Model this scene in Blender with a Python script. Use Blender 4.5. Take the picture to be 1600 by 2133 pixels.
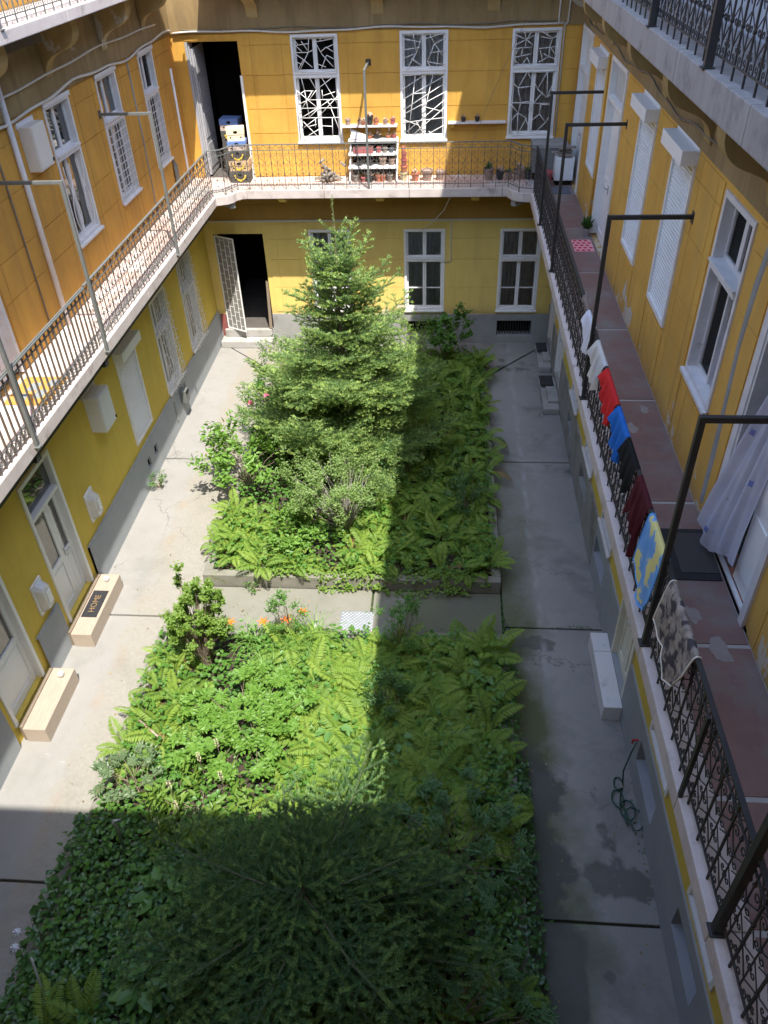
import bpy, bmesh, math, random
import numpy as np
from mathutils import Vector, Matrix
# ------------------------------------------------------------------ camera, world, sun, exposure
for o in list(bpy.data.objects): bpy.data.objects.remove(o)
SC = bpy.context.scene; COL = SC.collection
random.seed(7); RNG = np.random.default_rng(11)
# camera solved from the vanishing points of the court (1600 x 2133 px); camera stands 10 m above the yard
PP = np.array([800, 1066.5]); VV = np.array([880, 3110.]); VY = np.array([946, -250.])
FPX = math.sqrt(-float(np.dot(VV - PP, VY - PP)))
def _d(p):
    v = np.array([p[0] - PP[0], p[1] - PP[1], FPX]); return v / np.linalg.norm(v)
_up = -_d(VV); _fw = _d(VY); RM = np.array([np.cross(_fw, _up), _fw, _up])
CAM = np.array([0, 0, 10.0])
def pix(x, y, ax, val):
    """point where the ray through photo pixel (x, y) meets the plane axis ax = val"""
    r = RM @ _d((x, y)); t = (val - CAM[ax]) / r[ax]; return Vector(CAM + t * r)
cd = bpy.data.cameras.new('camera'); cam = bpy.data.objects.new('camera', cd); COL.objects.link(cam)
cd.sensor_fit = 'VERTICAL'; cd.sensor_height = 36; cd.lens = 36 * FPX / 2133.0; cd.clip_start = .05; cd.clip_end = 500
rx = RM @ np.array([1, 0, 0]); ry = RM @ np.array([0, -1, 0]); rz = RM @ np.array([0, 0, -1])
cam.matrix_world = Matrix(((rx[0], ry[0], rz[0], 0), (rx[1], ry[1], rz[1], 0), (rx[2], ry[2], rz[2], 10), (0, 0, 0, 1)))
SC.camera = cam
SUN = Vector((.222, -.46, 1)).normalized()
W = bpy.data.worlds.new('World'); SC.world = W; W.use_nodes = True
nt = W.node_tree; bg = nt.nodes['Background']; sk = nt.nodes.new('ShaderNodeTexSky')
sk.sky_type = 'NISHITA'; sk.sun_disc = False; sk.sun_elevation = math.asin(SUN.z); sk.sun_rotation = math.atan2(SUN.x, SUN.y)
nt.links.new(sk.outputs[0], bg.inputs[0]); bg.inputs[1].default_value = .15
sl = bpy.data.lights.new('sun', 'SUN'); sl.energy = 2.0; sl.angle = math.radians(.5); sl.color = (1, .95, .87)
so = bpy.data.objects.new('sun', sl); COL.objects.link(so); so.location = (5, -9, 30)
so.rotation_euler = (-SUN).to_track_quat('-Z', 'Y').to_euler()
SC.view_settings.view_transform = 'Standard'; SC.view_settings.look = 'None'; SC.view_settings.gamma = 1
SC.view_settings.use_curve_mapping = False; SC.view_settings.exposure = 2.36

# ------------------------------------------------------------------ helpers
ORG = {}
def tag(o, label=None, cat=None, group=None, kind=None):
    if label: o['label'] = label
    if cat: o['category'] = cat
    if group: o['group'] = group
    if kind: o['kind'] = kind
    return o
def thing(name, label, cat, loc=(0, 0, 0), group=None):
    o = bpy.data.objects.new(name, None); COL.objects.link(o); o.location = loc; o.empty_display_size = .1
    ORG[o.name] = Vector(loc); return tag(o, label, cat, group)
def link_mesh(name, me, mat, parent, org):
    if mat is not None: me.materials.append(mat)
    o = bpy.data.objects.new(name, me); COL.objects.link(o)
    if parent is not None: o.parent = parent; ORG[o.name] = ORG[parent.name]
    else: o.location = org; ORG[o.name] = Vector(org)
    return o
class MB:
    """collects shapes in world coordinates and links them as one mesh object"""
    def __init__(s, f=None): s.v = []; s.f = []; s.map = f
    def P(s, p): return tuple(s.map(*p)) if s.map else tuple(p)
    def add(s, vs, fs):
        n = len(s.v); s.v += [s.P(p) for p in vs]; s.f += [tuple(i + n for i in q) for q in fs]; return s
    def box(s, x0, x1, y0, y1, z0, z1):
        return s.add([(x0, y0, z0), (x1, y0, z0), (x1, y1, z0), (x0, y1, z0), (x0, y0, z1), (x1, y0, z1), (x1, y1, z1), (x0, y1, z1)],
              [(0, 3, 2, 1), (4, 5, 6, 7), (0, 1, 5, 4), (1, 2, 6, 5), (2, 3, 7, 6), (3, 0, 4, 7)])
    def quad(s, *p): return s.add(list(p), [tuple(range(len(p)))])
    def tube(s, pts, r, n=6, cap=True):
        pts = [Vector(s.P(p)) for p in pts]; m = s.map; s.map = None; rs = r if hasattr(r, '__len__') else [r] * len(pts)
        vs = []; fs = []; ref = None
        for i, p in enumerate(pts):
            t = (pts[min(i + 1, len(pts) - 1)] - pts[max(i - 1, 0)])
            if t.length < 1e-9: t = Vector((0, 0, 1))
            t.normalize()
            if ref is None: ref = Vector((0, 0, 1)) if abs(t.z) < .9 else Vector((1, 0, 0))
            a = t.cross(ref).normalized() if t.cross(ref).length > 1e-6 else t.orthogonal().normalized(); b = a.cross(t).normalized(); ref = b
            for k in range(n):
                an = 2 * math.pi * (k + .5) / n; vs.append(tuple(p + (a * math.cos(an) + b * math.sin(an)) * rs[i]))
        for i in range(len(pts) - 1):
            for k in range(n): fs.append((i * n + k, i * n + (k + 1) % n, (i + 1) * n + (k + 1) % n, (i + 1) * n + k))
        if cap: fs += [tuple(range(n))[::-1], tuple((len(pts) - 1) * n + k for k in range(n))]
        s.add(vs, fs); s.map = m; return s
    def lathe(s, c, prof, n=14):
        vs = []; fs = []
        for (r, z) in prof:
            for k in range(n):
                a = 2 * math.pi * k / n; vs.append((c[0] + r * math.cos(a), c[1] + r * math.sin(a), c[2] + z))
        for i in range(len(prof) - 1):
            for k in range(n): fs.append((i * n + k, i * n + (k + 1) % n, (i + 1) * n + (k + 1) % n, (i + 1) * n + k))
        return s.add(vs, fs)
    def prism(s, poly, z0, z1):
        n = len(poly)
        return s.add([(x, y, z0) for x, y in poly] + [(x, y, z1) for x, y in poly],
            [tuple(range(n))[::-1], tuple(range(n, 2 * n))] + [(i, (i + 1) % n, n + (i + 1) % n, n + i) for i in range(n)])
    def build(s, name, mat, parent=None, smooth=False, bevel=0, label=None, cat=None, group=None, kind=None, fix=True):
        V = np.array(s.v, dtype=float)
        org = ORG[parent.name] if parent is not None else Vector(((V[:, 0].min() + V[:, 0].max()) / 2, (V[:, 1].min() + V[:, 1].max()) / 2, V[:, 2].min()))
        me = bpy.data.meshes.new(name); me.from_pydata([tuple(v) for v in (V - np.array(org))], [], s.f)
        if fix or bevel:
            bm = bmesh.new(); bm.from_mesh(me)
            if bevel:
                bmesh.ops.remove_doubles(bm, verts=bm.verts, dist=1e-5)
                bmesh.ops.bevel(bm, geom=[e for e in bm.edges if len(e.link_faces) == 2 and e.calc_face_angle(0) > .5], offset=bevel, segments=2, affect='EDGES', profile=.6)
            bmesh.ops.recalc_face_normals(bm, faces=bm.faces); bm.to_mesh(me); bm.free()
        if smooth: me.polygons.foreach_set('use_smooth', [True] * len(me.polygons))
        return tag(link_mesh(name, me, mat, parent, org), label, cat, group, kind)
def inst(me, name, parent, loc, rz=0, scale=1, rot=None):
    o = bpy.data.objects.new(name, me); COL.objects.link(o)
    if parent is not None: o.parent = parent; o.location = Vector(loc) - ORG[parent.name]; ORG[o.name] = ORG[parent.name]
    else: o.location = loc
    o.rotation_euler = rot if rot else (0, 0, rz)
    o.scale = (scale,) * 3 if not hasattr(scale, '__len__') else scale
    return o
def np_mesh(name, V, F, rnd=None):
    """fast mesh from arrays: V (n,3), F (m,3 or 4); rnd (m,) stored per face for leaf to leaf colour variation"""
    me = bpy.data.meshes.new(name); V = np.asarray(V, dtype=np.float32); F = np.asarray(F, dtype=np.int32); m, k = F.shape
    me.vertices.add(len(V)); me.vertices.foreach_set('co', V.ravel())
    me.loops.add(m * k); me.loops.foreach_set('vertex_index', F.ravel())
    me.polygons.add(m); me.polygons.foreach_set('loop_start', np.arange(0, m * k, k, dtype=np.int32))
    if rnd is not None:
        a = me.attributes.new('rnd', 'FLOAT', 'FACE'); a.data.foreach_set('value', np.asarray(rnd, dtype=np.float32))
    me.update(calc_edges=True); return me

# ------------------------------------------------------------------ materials
MATS = {}
class NT:
    def __init__(s, name):
        s.m = bpy.data.materials.new(name); s.m.use_nodes = True; s.t = s.m.node_tree; s.b = s.t.nodes['Principled BSDF']; s.out = s.t.nodes['Material Output']
        s.pos = s.t.nodes.new('ShaderNodeNewGeometry').outputs['Position']; MATS[name] = s.m
    def n(s, k, **kw):
        x = s.t.nodes.new(k)
        for a, b in kw.items(): setattr(x, a, b)
        return x
    def l(s, a, b): s.t.links.new(a, b)
    def noise(s, scale, detail=4, rough=.55, vec=None, dist=0, stretch=None):
        x = s.n('ShaderNodeTexNoise'); x.inputs['Scale'].default_value = scale; x.inputs['Detail'].default_value = detail
        x.inputs['Roughness'].default_value = rough; x.inputs['Distortion'].default_value = dist
        v = vec or s.pos
        if stretch:
            mp = s.n('ShaderNodeMapping'); mp.inputs['Scale'].default_value = stretch; s.l(v, mp.inputs[0]); v = mp.outputs[0]
        s.l(v, x.inputs['Vector']); return x.outputs['Fac']
    def ramp(s, fac, a, b, c0=(0, 0, 0, 1), c1=(1, 1, 1, 1)):
        r = s.n('ShaderNodeValToRGB'); r.color_ramp.elements[0].position = a; r.color_ramp.elements[1].position = b
        r.color_ramp.elements[0].color = c0; r.color_ramp.elements[1].color = c1; s.l(fac, r.inputs[0]); return r.outputs[0]
    def mix(s, fac, a, b, mode='MIX'):
        x = s.n('ShaderNodeMix', data_type='RGBA', blend_type=mode)
        for sock, v in ((x.inputs[0], fac), (x.inputs[6], a), (x.inputs[7], b)):
            if isinstance(v, (int, float)): sock.default_value = v
            elif isinstance(v, tuple): sock.default_value = v if len(v) == 4 else v + (1,)
            else: s.l(v, sock)
        return x.outputs[2]
    def math(s, op, a, b=None):
        x = s.n('ShaderNodeMath', operation=op)
        for i, v in enumerate((a, b)):
            if v is None: continue
            if isinstance(v, (int, float)): x.inputs[i].default_value = v
            else: s.l(v, x.inputs[i])
        return x.outputs[0]
    def xyz(s):
        x = s.n('ShaderNodeSeparateXYZ'); s.l(s.pos, x.inputs[0]); return x.outputs
    def bump(s, h, st, dist=.01):
        x = s.n('ShaderNodeBump'); x.inputs['Strength'].default_value = st; x.inputs['Distance'].default_value = dist; s.l(h, x.inputs['Height']); s.l(x.outputs[0], s.b.inputs['Normal'])
    def base(s, c, rough=.8, spec=.3, metal=0):
        if isinstance(c, tuple): s.b.inputs['Base Color'].default_value = c + (1,)
        else: s.l(c, s.b.inputs['Base Color'])
        s.b.inputs['Roughness'].default_value = rough; s.b.inputs['Specular IOR Level'].default_value = spec; s.b.inputs['Metallic'].default_value = metal
def mul(c, k): return tuple(min(1, x * k) for x in c)
def mottled(name, c1, c2, scale=3, rough=.8, bump=.3, fine=60, spec=.3, c3=None, thr=(.58, .7), s3=1.2, metal=0, stretch=None):
    t = NT(name); n = t.noise(scale, 6, .6, stretch=stretch); c = t.mix(t.ramp(n, .3, .7), c1, c2)
    g = t.noise(fine, 3, .6); c = t.mix(.25, c, t.mix(g, mul(c1, .55), mul(c2, 1.3)))
    if c3: c = t.mix(t.ramp(t.noise(s3, 7, .65), *thr), c, c3)
    t.base(c, rough, spec, metal)
    if bump: t.bump(g, bump, .006)
    return t.m
def plaster(name, c1, c2, dirt, peel=None, peel_thr=(.66, .69), dirt_amt=.55, foot=None):
    t = NT(name); c = t.mix(t.ramp(t.noise(.9, 7, .66), .36, .64), c1, c2); c = t.mix(t.math('MULTIPLY', t.ramp(t.noise(.45, 5, .6, dist=.6), .5, .72), .35), c, mul(c2, .78)); c = t.mix(t.math('MULTIPLY', t.ramp(t.noise(2.6, 8, .72), .6, .74), .3), c, mul(c1, 1.18))
    streak = t.ramp(t.noise(1.6, 5, .6, stretch=(3.2, 3.2, .45)), .45, .75); c = t.mix(t.math('MULTIPLY', streak, dirt_amt), c, dirt)
    c = t.mix(.22, c, t.mix(t.noise(28, 4, .7), mul(c1, .5), mul(c2, 1.35)))
    if foot is not None:      # rubbed, splashed strip with a ragged edge above the floor
        hz = t.math('SUBTRACT', t.xyz()[2], foot); c = t.mix(t.ramp(t.math('SUBTRACT', t.math('MULTIPLY', t.noise(2.3, 8, .7), .75), hz), .1, .42), c, dirt)
    if peel:
        pn = t.noise(1.35, 8, .68, dist=.4)
        if foot is not None: pn = t.math('ADD', pn, t.math('MULTIPLY', t.math('MAXIMUM', t.math('SUBTRACT', .9, hz), 0.0), .13))
        pm = t.ramp(pn, *peel_thr); c = t.mix(pm, c, peel)
    t.base(c, .88, .2); t.bump(t.math('ADD', t.noise(9, 5, .6), t.math('MULTIPLY', t.noise(90, 2), .35)), .35, .012); return t.m
OCHRE = (.64, .37, .075); OCHRE2 = (.54, .295, .055)
m_ochre = plaster('ochre_plaster', OCHRE, OCHRE2, (.36, .19, .05))
m_ochre_l = plaster('orange_ochre_plaster', (.60, .325, .062), (.47, .24, .048), (.33, .18, .055), dirt_amt=.75, foot=4.44)
m_ochre_r = plaster('flaking_ochre_plaster', (.68, .40, .085), (.56, .31, .062), (.42, .27, .10), peel=(.52, .46, .36), peel_thr=(.665, .685), foot=4.44)
m_yellow = plaster('yellow_plaster', (.70, .525, .10), (.62, .45, .08), (.48, .36, .09), dirt_amt=.45)
m_paleyel = plaster('pale_yellow_plaster', (.74, .56, .17), (.67, .49, .14), (.50, .37, .13), peel=(.62, .55, .40), peel_thr=(.69, .705), foot=.85)
m_frieze = plaster('brown_ochre_plaster', (.42, .255, .07), (.36, .21, .055), (.28, .165, .05))
m_stain = plaster('stained_band_plaster', (.34, .245, .12), (.24, .165, .075), (.15, .11, .06), peel=(.40, .35, .27), peel_thr=(.66, .70), dirt_amt=.8)
m_plinth = mottled('grey_plinth_paint', (.33, .35, .36), (.27, .29, .305), 2.2, .75, .2, 70)
m_plinth_w = mottled('weathered_plinth_cement', (.34, .335, .315), (.22, .22, .205), 1.8, .85, .35, 60, c3=(.15, .15, .14), thr=(.56, .72))
m_plinth_r = mottled('damp_plinth_cement', (.33, .325, .30), (.23, .225, .205), 2.4, .85, .35, 60, c3=(.17, .165, .14), thr=(.5, .7))
m_white = mottled('white_window_paint', (.78, .77, .74), (.70, .69, .66), 5, .5, .08, 90)
m_white_old = mottled('worn_white_paint', (.70, .68, .66), (.56, .54, .53), 6, .6, .25, 60, c3=(.36, .31, .25), thr=(.66, .72), s3=7)
m_plastic = mottled('white_plastic', (.76, .77, .76), (.72, .73, .72), 3, .35, 0, 40, spec=.4)
m_cream = mottled('cream_enamel', (.66, .62, .55), (.60, .56, .5), 3, .45, .05, 40)
m_iron = mottled('black_iron', (.022, .022, .024), (.04, .037, .034), 8, .55, .2, 90, spec=.4, c3=(.085, .045, .025), thr=(.66, .76), s3=9)
m_iron_g = mottled('grey_green_iron', (.105, .115, .11), (.15, .155, .145), 6, .5, .15, 80, c3=(.17, .10, .055), thr=(.64, .76), s3=8)
m_iron_b = mottled('brownish_iron', (.075, .066, .056), (.12, .105, .09), 8, .55, .2, 80, c3=(.14, .08, .045), thr=(.64, .74), s3=10)
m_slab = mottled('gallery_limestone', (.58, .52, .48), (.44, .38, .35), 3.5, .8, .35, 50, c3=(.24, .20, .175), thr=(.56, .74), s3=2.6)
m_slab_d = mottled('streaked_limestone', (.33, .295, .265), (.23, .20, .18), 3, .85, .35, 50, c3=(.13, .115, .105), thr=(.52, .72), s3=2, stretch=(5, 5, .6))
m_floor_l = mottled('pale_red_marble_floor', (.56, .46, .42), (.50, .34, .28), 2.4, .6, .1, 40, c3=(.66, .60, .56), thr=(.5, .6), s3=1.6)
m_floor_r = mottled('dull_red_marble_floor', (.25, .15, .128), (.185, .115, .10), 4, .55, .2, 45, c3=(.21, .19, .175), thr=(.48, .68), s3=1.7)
m_joint = mottled('pale_mortar', (.44, .42, .40), (.36, .34, .32), 8, .9, .2)
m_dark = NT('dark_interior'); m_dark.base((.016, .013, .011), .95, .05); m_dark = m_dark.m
m_dkfloor = mottled('dim_hall_floor', (.10, .09, .08), (.07, .06, .055), 4, .8, 0)
m_step = mottled('worn_stone_step', (.40, .385, .36), (.30, .285, .26), 4, .85, .4, 50, c3=(.20, .19, .165), thr=(.55, .7))
m_marble = mottled('pale_marble', (.70, .69, .68), (.62, .61, .60), 2.5, .35, 0, 30, c3=(.50, .49, .48), thr=(.60, .66), s3=3)
m_wood = mottled('wood_look_tile', (.40, .335, .27), (.33, .265, .205), 7, .45, .05, 60, stretch=(6, 1, 6))
m_rubber = mottled('black_rubber', (.02, .02, .022), (.032, .032, .034), 30, .8, .6, 160)
m_matgrey = mottled('dark_grey_mat', (.055, .05, .048), (.075, .068, .064), 60, .9, .8, 200)
m_bluegrey = mottled('blue_grey_mat', (.10, .11, .14), (.13, .14, .165), 40, .9, .5, 150)
m_terra = mottled('terracotta', (.42, .145, .085), (.50, .20, .12), 12, .8, .2, 70)
m_redpl = mottled('faded_red_plastic', (.42, .10, .10), (.36, .12, .12), 10, .5, .05)
m_claygrey = mottled('weathered_clay', (.36, .25, .20), (.28, .21, .17), 12, .85, .2, 70)
m_yelpot = mottled('yellowed_pot', (.55, .48, .28), (.48, .42, .26), 12, .6, .1)
m_blackpot = mottled('black_plastic_pot', (.03, .03, .033), (.05, .05, .05), 12, .5, .05)
m_card = mottled('cardboard', (.50, .36, .22), (.44, .31, .18), 10, .85, .1)
m_cardpale = mottled('pale_cardboard', (.72, .60, .42), (.66, .54, .36), 10, .85, .1)
m_cardprint = mottled('printed_cardboard', (.30, .25, .22), (.42, .35, .30), 22, .8, 0, c3=(.52, .42, .34), thr=(.5, .54), s3=18)
m_carddark = mottled('dark_printed_cardboard', (.05, .055, .055), (.09, .085, .075), 14, .8, 0)
m_blue = mottled('blue_print', (.10, .17, .38), (.12, .20, .42), 12, .8, 0)
m_yprint = mottled('yellow_print', (.72, .52, .05), (.66, .46, .05), 12, .8, 0)
m_hole = NT('hole_black'); m_hole.base((.01, .009, .008), .9, .05); m_hole = m_hole.m
m_soil = mottled('garden_soil', (.055, .042, .03), (.035, .027, .02), 6, .95, .8, 40)
m_kerb = mottled('mossy_kerb', (.22, .21, .175), (.155, .15, .12), 4, .9, .5, 50, c3=(.10, .13, .04), thr=(.55, .68), s3=5)
m_bark = mottled('bark', (.12, .09, .065), (.18, .145, .11), 18, .9, .6, 60)
m_twig = mottled('twig', (.16, .12, .085), (.22, .18, .13), 20, .9, .3)
m_twig_pale = mottled('pale_twig', (.26, .24, .20), (.34, .32, .28), 20, .9, .3)
m_steel = mottled('galvanised_metal', (.42, .43, .43), (.34, .35, .35), 9, .4, .05, 60, metal=.6)
m_rusty = mottled('rusty_pipe', (.26, .12, .06), (.36, .30, .27), 14, .7, .3)
m_roof = mottled('roof_tiles', (.28, .12, .08), (.2, .1, .07), 4, .9, .3)
m_jar = mottled('glass_jar', (.62, .63, .62), (.5, .51, .5), 10, .15, 0, spec=.6)
m_granite = mottled('grey_concrete_block', (.20, .20, .185), (.15, .15, .14), 4, .9, .3, 50)
m_dusty = mottled('dusty_junk', (.30, .26, .22), (.2, .175, .15), 14, .9, .2)
m_cable = mottled('cable_white', (.60, .57, .5), (.5, .47, .4), 8, .6, 0)
m_cabledk = mottled('cable_grey', (.20, .17, .13), (.13, .11, .09), 8, .6, 0)
m_hose = mottled('green_hose', (.01, .055, .035), (.015, .075, .045), 10, .35, 0, spec=.5)
def glass_mat(name, tint, alpha):
    t = NT(name); t.base(tint, .04, .6); tr = t.n('ShaderNodeBsdfTransparent'); mx = t.n('ShaderNodeMixShader')
    fr = t.n('ShaderNodeFresnel'); fr.inputs[0].default_value = 1.6
    f = t.math('MINIMUM', t.math('ADD', t.math('MULTIPLY', fr.outputs[0], 1.2), alpha), 1.0)
    t.l(f, mx.inputs[0]); t.l(tr.outputs[0], mx.inputs[1]); t.l(t.b.outputs[0], mx.inputs[2]); t.l(mx.outputs[0], t.out.inputs[0])
    t.b.inputs['Roughness'].default_value = .03
    nz = t.noise(1.7, 1); bp = t.n('ShaderNodeBump'); bp.inputs['Strength'].default_value = .05; bp.inputs['Distance'].default_value = .02; t.l(nz, bp.inputs['Height']); t.l(bp.outputs[0], t.b.inputs['Normal'])
    return t.m
m_glass = glass_mat('window_glass', (.02, .022, .022), .04)
m_mirror = glass_mat('reflecting_glass', (.05, .055, .055), .55); 
for nd in (m_mirror.node_tree.nodes,): nd['Principled BSDF'].inputs['Specular IOR Level'].default_value = 1.0; nd['Principled BSDF'].inputs['IOR'].default_value = 2.2
def cloth(name, c1, c2, scale=20, trans=.25, c3=None, thr=(.5, .55), s3=8, alpha=0):
    t = NT(name); c = t.mix(t.ramp(t.noise(scale, 4), .35, .65), c1, c2)
    if c3: c = t.mix(t.ramp(t.noise(s3, 3, .5), *thr), c, c3)
    t.base(c, .9, .1); tl = t.n('ShaderNodeBsdfTranslucent')
    if isinstance(c, tuple): tl.inputs[0].default_value = c + (1,)
    else: t.l(c, tl.inputs[0])
    mx = t.n('ShaderNodeMixShader'); mx.inputs[0].default_value = trans; t.l(t.b.outputs[0], mx.inputs[1]); t.l(tl.outputs[0], mx.inputs[2]); o = mx.outputs[0]
    if alpha:
        tr = t.n('ShaderNodeBsdfTransparent'); m2 = t.n('ShaderNodeMixShader'); m2.inputs[0].default_value = alpha; t.l(o, m2.inputs[1]); t.l(tr.outputs[0], m2.inputs[2]); o = m2.outputs[0]
    t.l(o, t.out.inputs[0]); return t.m
def leafmat(name, c1, c2, rough=.5, trans=.35, c3=None, spec=.35, use_obj=False):
    t = NT(name)
    if use_obj:
        oi = t.n('ShaderNodeObjectInfo'); r = oi.outputs['Random']
        r = t.math('ADD', t.math('MULTIPLY', r, .7), t.math('MULTIPLY', t.noise(30, 2), .3))
    else:
        a = t.n('ShaderNodeAttribute'); a.attribute_name = 'rnd'; r = a.outputs['Fac']
    c = t.mix(r, c1, c2)
    if c3: c = t.mix(t.ramp(r, .78, 1.0), c, c3)
    t.base(c, rough, spec); tl = t.n('ShaderNodeBsdfTranslucent'); t.l(t.mix(.5, c, t.mix(1, c, (1.35, 1.35, .6), 'MULTIPLY')), tl.inputs[0])
    mx = t.n('ShaderNodeMixShader'); mx.inputs[0].default_value = trans; t.l(t.b.outputs[0], mx.inputs[1]); t.l(tl.outputs[0], mx.inputs[2]); t.l(mx.outputs[0], t.out.inputs[0]); return t.m
l_fern = leafmat('fern_leaf', (.15, .275, .045), (.30, .415, .07), .5, .5, use_obj=True)
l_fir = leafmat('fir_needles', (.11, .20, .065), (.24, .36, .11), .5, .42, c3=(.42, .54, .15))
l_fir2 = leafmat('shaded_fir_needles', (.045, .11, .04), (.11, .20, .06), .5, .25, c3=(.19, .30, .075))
l_mid = leafmat('mid_green_leaf', (.065, .17, .03), (.12, .25, .04), .42, .38)
l_bright = leafmat('bright_green_leaf', (.11, .235, .035), (.18, .32, .055), .42, .4)
l_yel = leafmat('yellow_green_leaf', (.12, .22, .035), (.19, .29, .05), .45, .4)
l_ivy = leafmat('ivy_leaf', (.035, .10, .025), (.07, .16, .035), .35, .25, spec=.5)
l_dark = leafmat('dark_green_leaf', (.042, .11, .027), (.075, .155, .038), .4, .25)
l_pale = leafmat('pale_grey_green_leaf', (.13, .225, .055), (.22, .32, .09), .45, .35, c3=(.36, .42, .2))
l_mah = leafmat('grey_glossy_leaf', (.085, .14, .06), (.13, .185, .085), .4, .2, c3=(.17, .16, .09), spec=.4)
l_hosta = leafmat('hosta_leaf', (.085, .19, .045), (.13, .25, .06), .4, .3)
l_blade = leafmat('daylily_blade', (.12, .24, .045), (.20, .33, .07), .45, .35)
l_orange = leafmat('orange_petal', (.75, .17, .02), (.80, .24, .03), .5, .3)
l_pink = leafmat('pink_petal', (.72, .20, .32), (.78, .32, .44), .5, .3)
l_cream = leafmat('cream_flower', (.62, .58, .36), (.70, .66, .44), .6, .3)
l_dry = leafmat('dried_succulent', (.42, .30, .24), (.55, .42, .34), .7, .2)

# ------------------------------------------------------------------ levels and wall planes (metres)
XL, XR, XRG, YB = -6.285, 2.85, 2.78, 20.016
F1, F2, EAVE = 4.436, 8.76, 12.6
mapL = lambda u, d, z: (XL + d, u, z)
mapR = lambda u, d, z: (XR - d, u, z)
mapRG = lambda u, d, z: (XRG - d, u, z)
mapB = lambda u, d, z: (u, YB - d, z)
# ------------------------------------------------------------------ ground: base sheet with concrete slabs laid on it
def concrete(name):
    t = NT(name); x, y, z = t.xyz()
    c = t.mix(t.ramp(t.noise(.55, 6, .6), .3, .7), (.27, .26, .238), (.215, .205, .184))
    c = t.mix(t.ramp(t.noise(3.2, 8, .7), .5, .78), c, (.18, .172, .152))
    c = t.mix(t.ramp(t.noise(7, 6, .7), .62, .72), c, (.36, .35, .33))
    c = t.mix(.42, c, t.mix(t.noise(48, 6, .85), (.11, .105, .095), (.40, .39, .37)))
    # rusty and gravelly wear along the left bed
    w = t.ramp(t.math('ADD', t.math('ADD', x, 5.55), t.math('MULTIPLY', t.noise(1.3, 5), .9)), .45, .75)
    left = t.math('LESS_THAN', x, -4.0)
    c = t.mix(t.math('MULTIPLY', t.math('MULTIPLY', w, left), .5), c, t.mix(t.ramp(t.noise(15, 8, .8), .38, .7), (.19, .172, .125), (.30, .28, .23)))
    rs = t.ramp(t.math('ABSOLUTE', t.math('ADD', t.math('ADD', x, 5.36), t.math('MULTIPLY', t.math('SUBTRACT', t.noise(.9, 4), .5), .5))), .0, .14, (1, 1, 1, 1), (0, 0, 0, 1))
    c = t.mix(t.math('MULTIPLY', rs, t.math('MULTIPLY', t.ramp(t.noise(2.2, 5), .45, .65), .3)), c, (.29, .195, .11))
    # algae and damp with ragged edges on the right walk and the cross path
    right = t.math('GREATER_THAN', x, -.6)
    al = t.ramp(t.math('ADD', t.math('SUBTRACT', 2.35, x), t.math('MULTIPLY', t.math('SUBTRACT', t.noise(.75, 6, .6), .5), 2.6)), .3, 1.0)
    nearness = t.ramp(t.math('MULTIPLY', y, .06), .52, .95, (1, 1, 1, 1), (0, 0, 0, 1))
    c = t.mix(t.math('MULTIPLY', t.math('MULTIPLY', al, right), t.math('MULTIPLY', nearness, 1.0)), c, (.088, .098, .045))
    dm = t.ramp(t.math('ADD', t.math('SUBTRACT', 1.78, x), t.math('MULTIPLY', t.math('SUBTRACT', t.noise(1.05, 6, .6), .5), 1.5)), .0, .10)
    lowy = t.ramp(t.math('MULTIPLY', y, .1), .66, .72, (1, 1, 1, 1), (0, 0, 0, 1))
    pud = t.ramp(t.noise(.62, 5, .55), .60, .625)
    wet = t.math('MULTIPLY', right, t.math('MAXIMUM', t.math('MULTIPLY', dm, lowy), t.math('MULTIPLY', pud, .8)))
    c = t.mix(t.math('MULTIPLY', wet, .8), c, (.05, .052, .043))
    # pale lime streak on the right walk
    st = t.ramp(t.math('ABSOLUTE', t.math('ADD', t.math('SUBTRACT', x, 1.72), t.math('MULTIPLY', t.math('SUBTRACT', t.noise(1.1, 5), .5), .25))), .02, .09, (1, 1, 1, 1), (0, 0, 0, 1))
    mid = t.ramp(t.math('MULTIPLY', y, .05), .36, .42)
    c = t.mix(t.math('MULTIPLY', t.math('MULTIPLY', st, mid), t.math('MULTIPLY', t.ramp(t.noise(3, 4), .4, .7), .6)), c, (.36, .36, .35))
    cr = t.n('ShaderNodeTexVoronoi', feature='DISTANCE_TO_EDGE'); cr.inputs['Scale'].default_value = .42
    vm = t.n('ShaderNodeVectorMath', operation='ADD'); nz = t.n('ShaderNodeTexNoise'); nz.inputs['Scale'].default_value = 2.2; nz.inputs['Detail'].default_value = 6; t.l(t.pos, nz.inputs['Vector']); t.l(t.pos, vm.inputs[0]); t.l(nz.outputs['Color'], vm.inputs[1]); t.l(vm.outputs[0], cr.inputs['Vector'])
    ck = t.math('MULTIPLY', t.math('LESS_THAN', cr.outputs['Distance'], .0045), t.ramp(t.noise(.5, 2), .5, .56)); c = t.mix(t.math('MULTIPLY', ck, .4), c, (.06, .056, .045))
    # mossy dullness over the cross path
    mossy = t.math('MULTIPLY', t.math('MULTIPLY', t.math('GREATER_THAN', y, 8.95), t.math('LESS_THAN', y, 10.2)), t.math('MULTIPLY', t.math('GREATER_THAN', x, -4.36), t.math('LESS_THAN', x, 1.1))); c = t.mix(t.math('MULTIPLY', mossy, t.ramp(t.noise(1.4, 6, .65), .2, .8, (.35, .35, .35, 1), (.8, .8, .8, 1))), c, (.135, .135, .09))
    # darker old patches and drips
    c = t.mix(t.math('MULTIPLY', t.ramp(t.noise(.8, 7, .62, dist=.5), .52, .66), t.math('ADD', .22, t.math('MULTIPLY', right, .3))), c, (.10, .098, .085))
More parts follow.
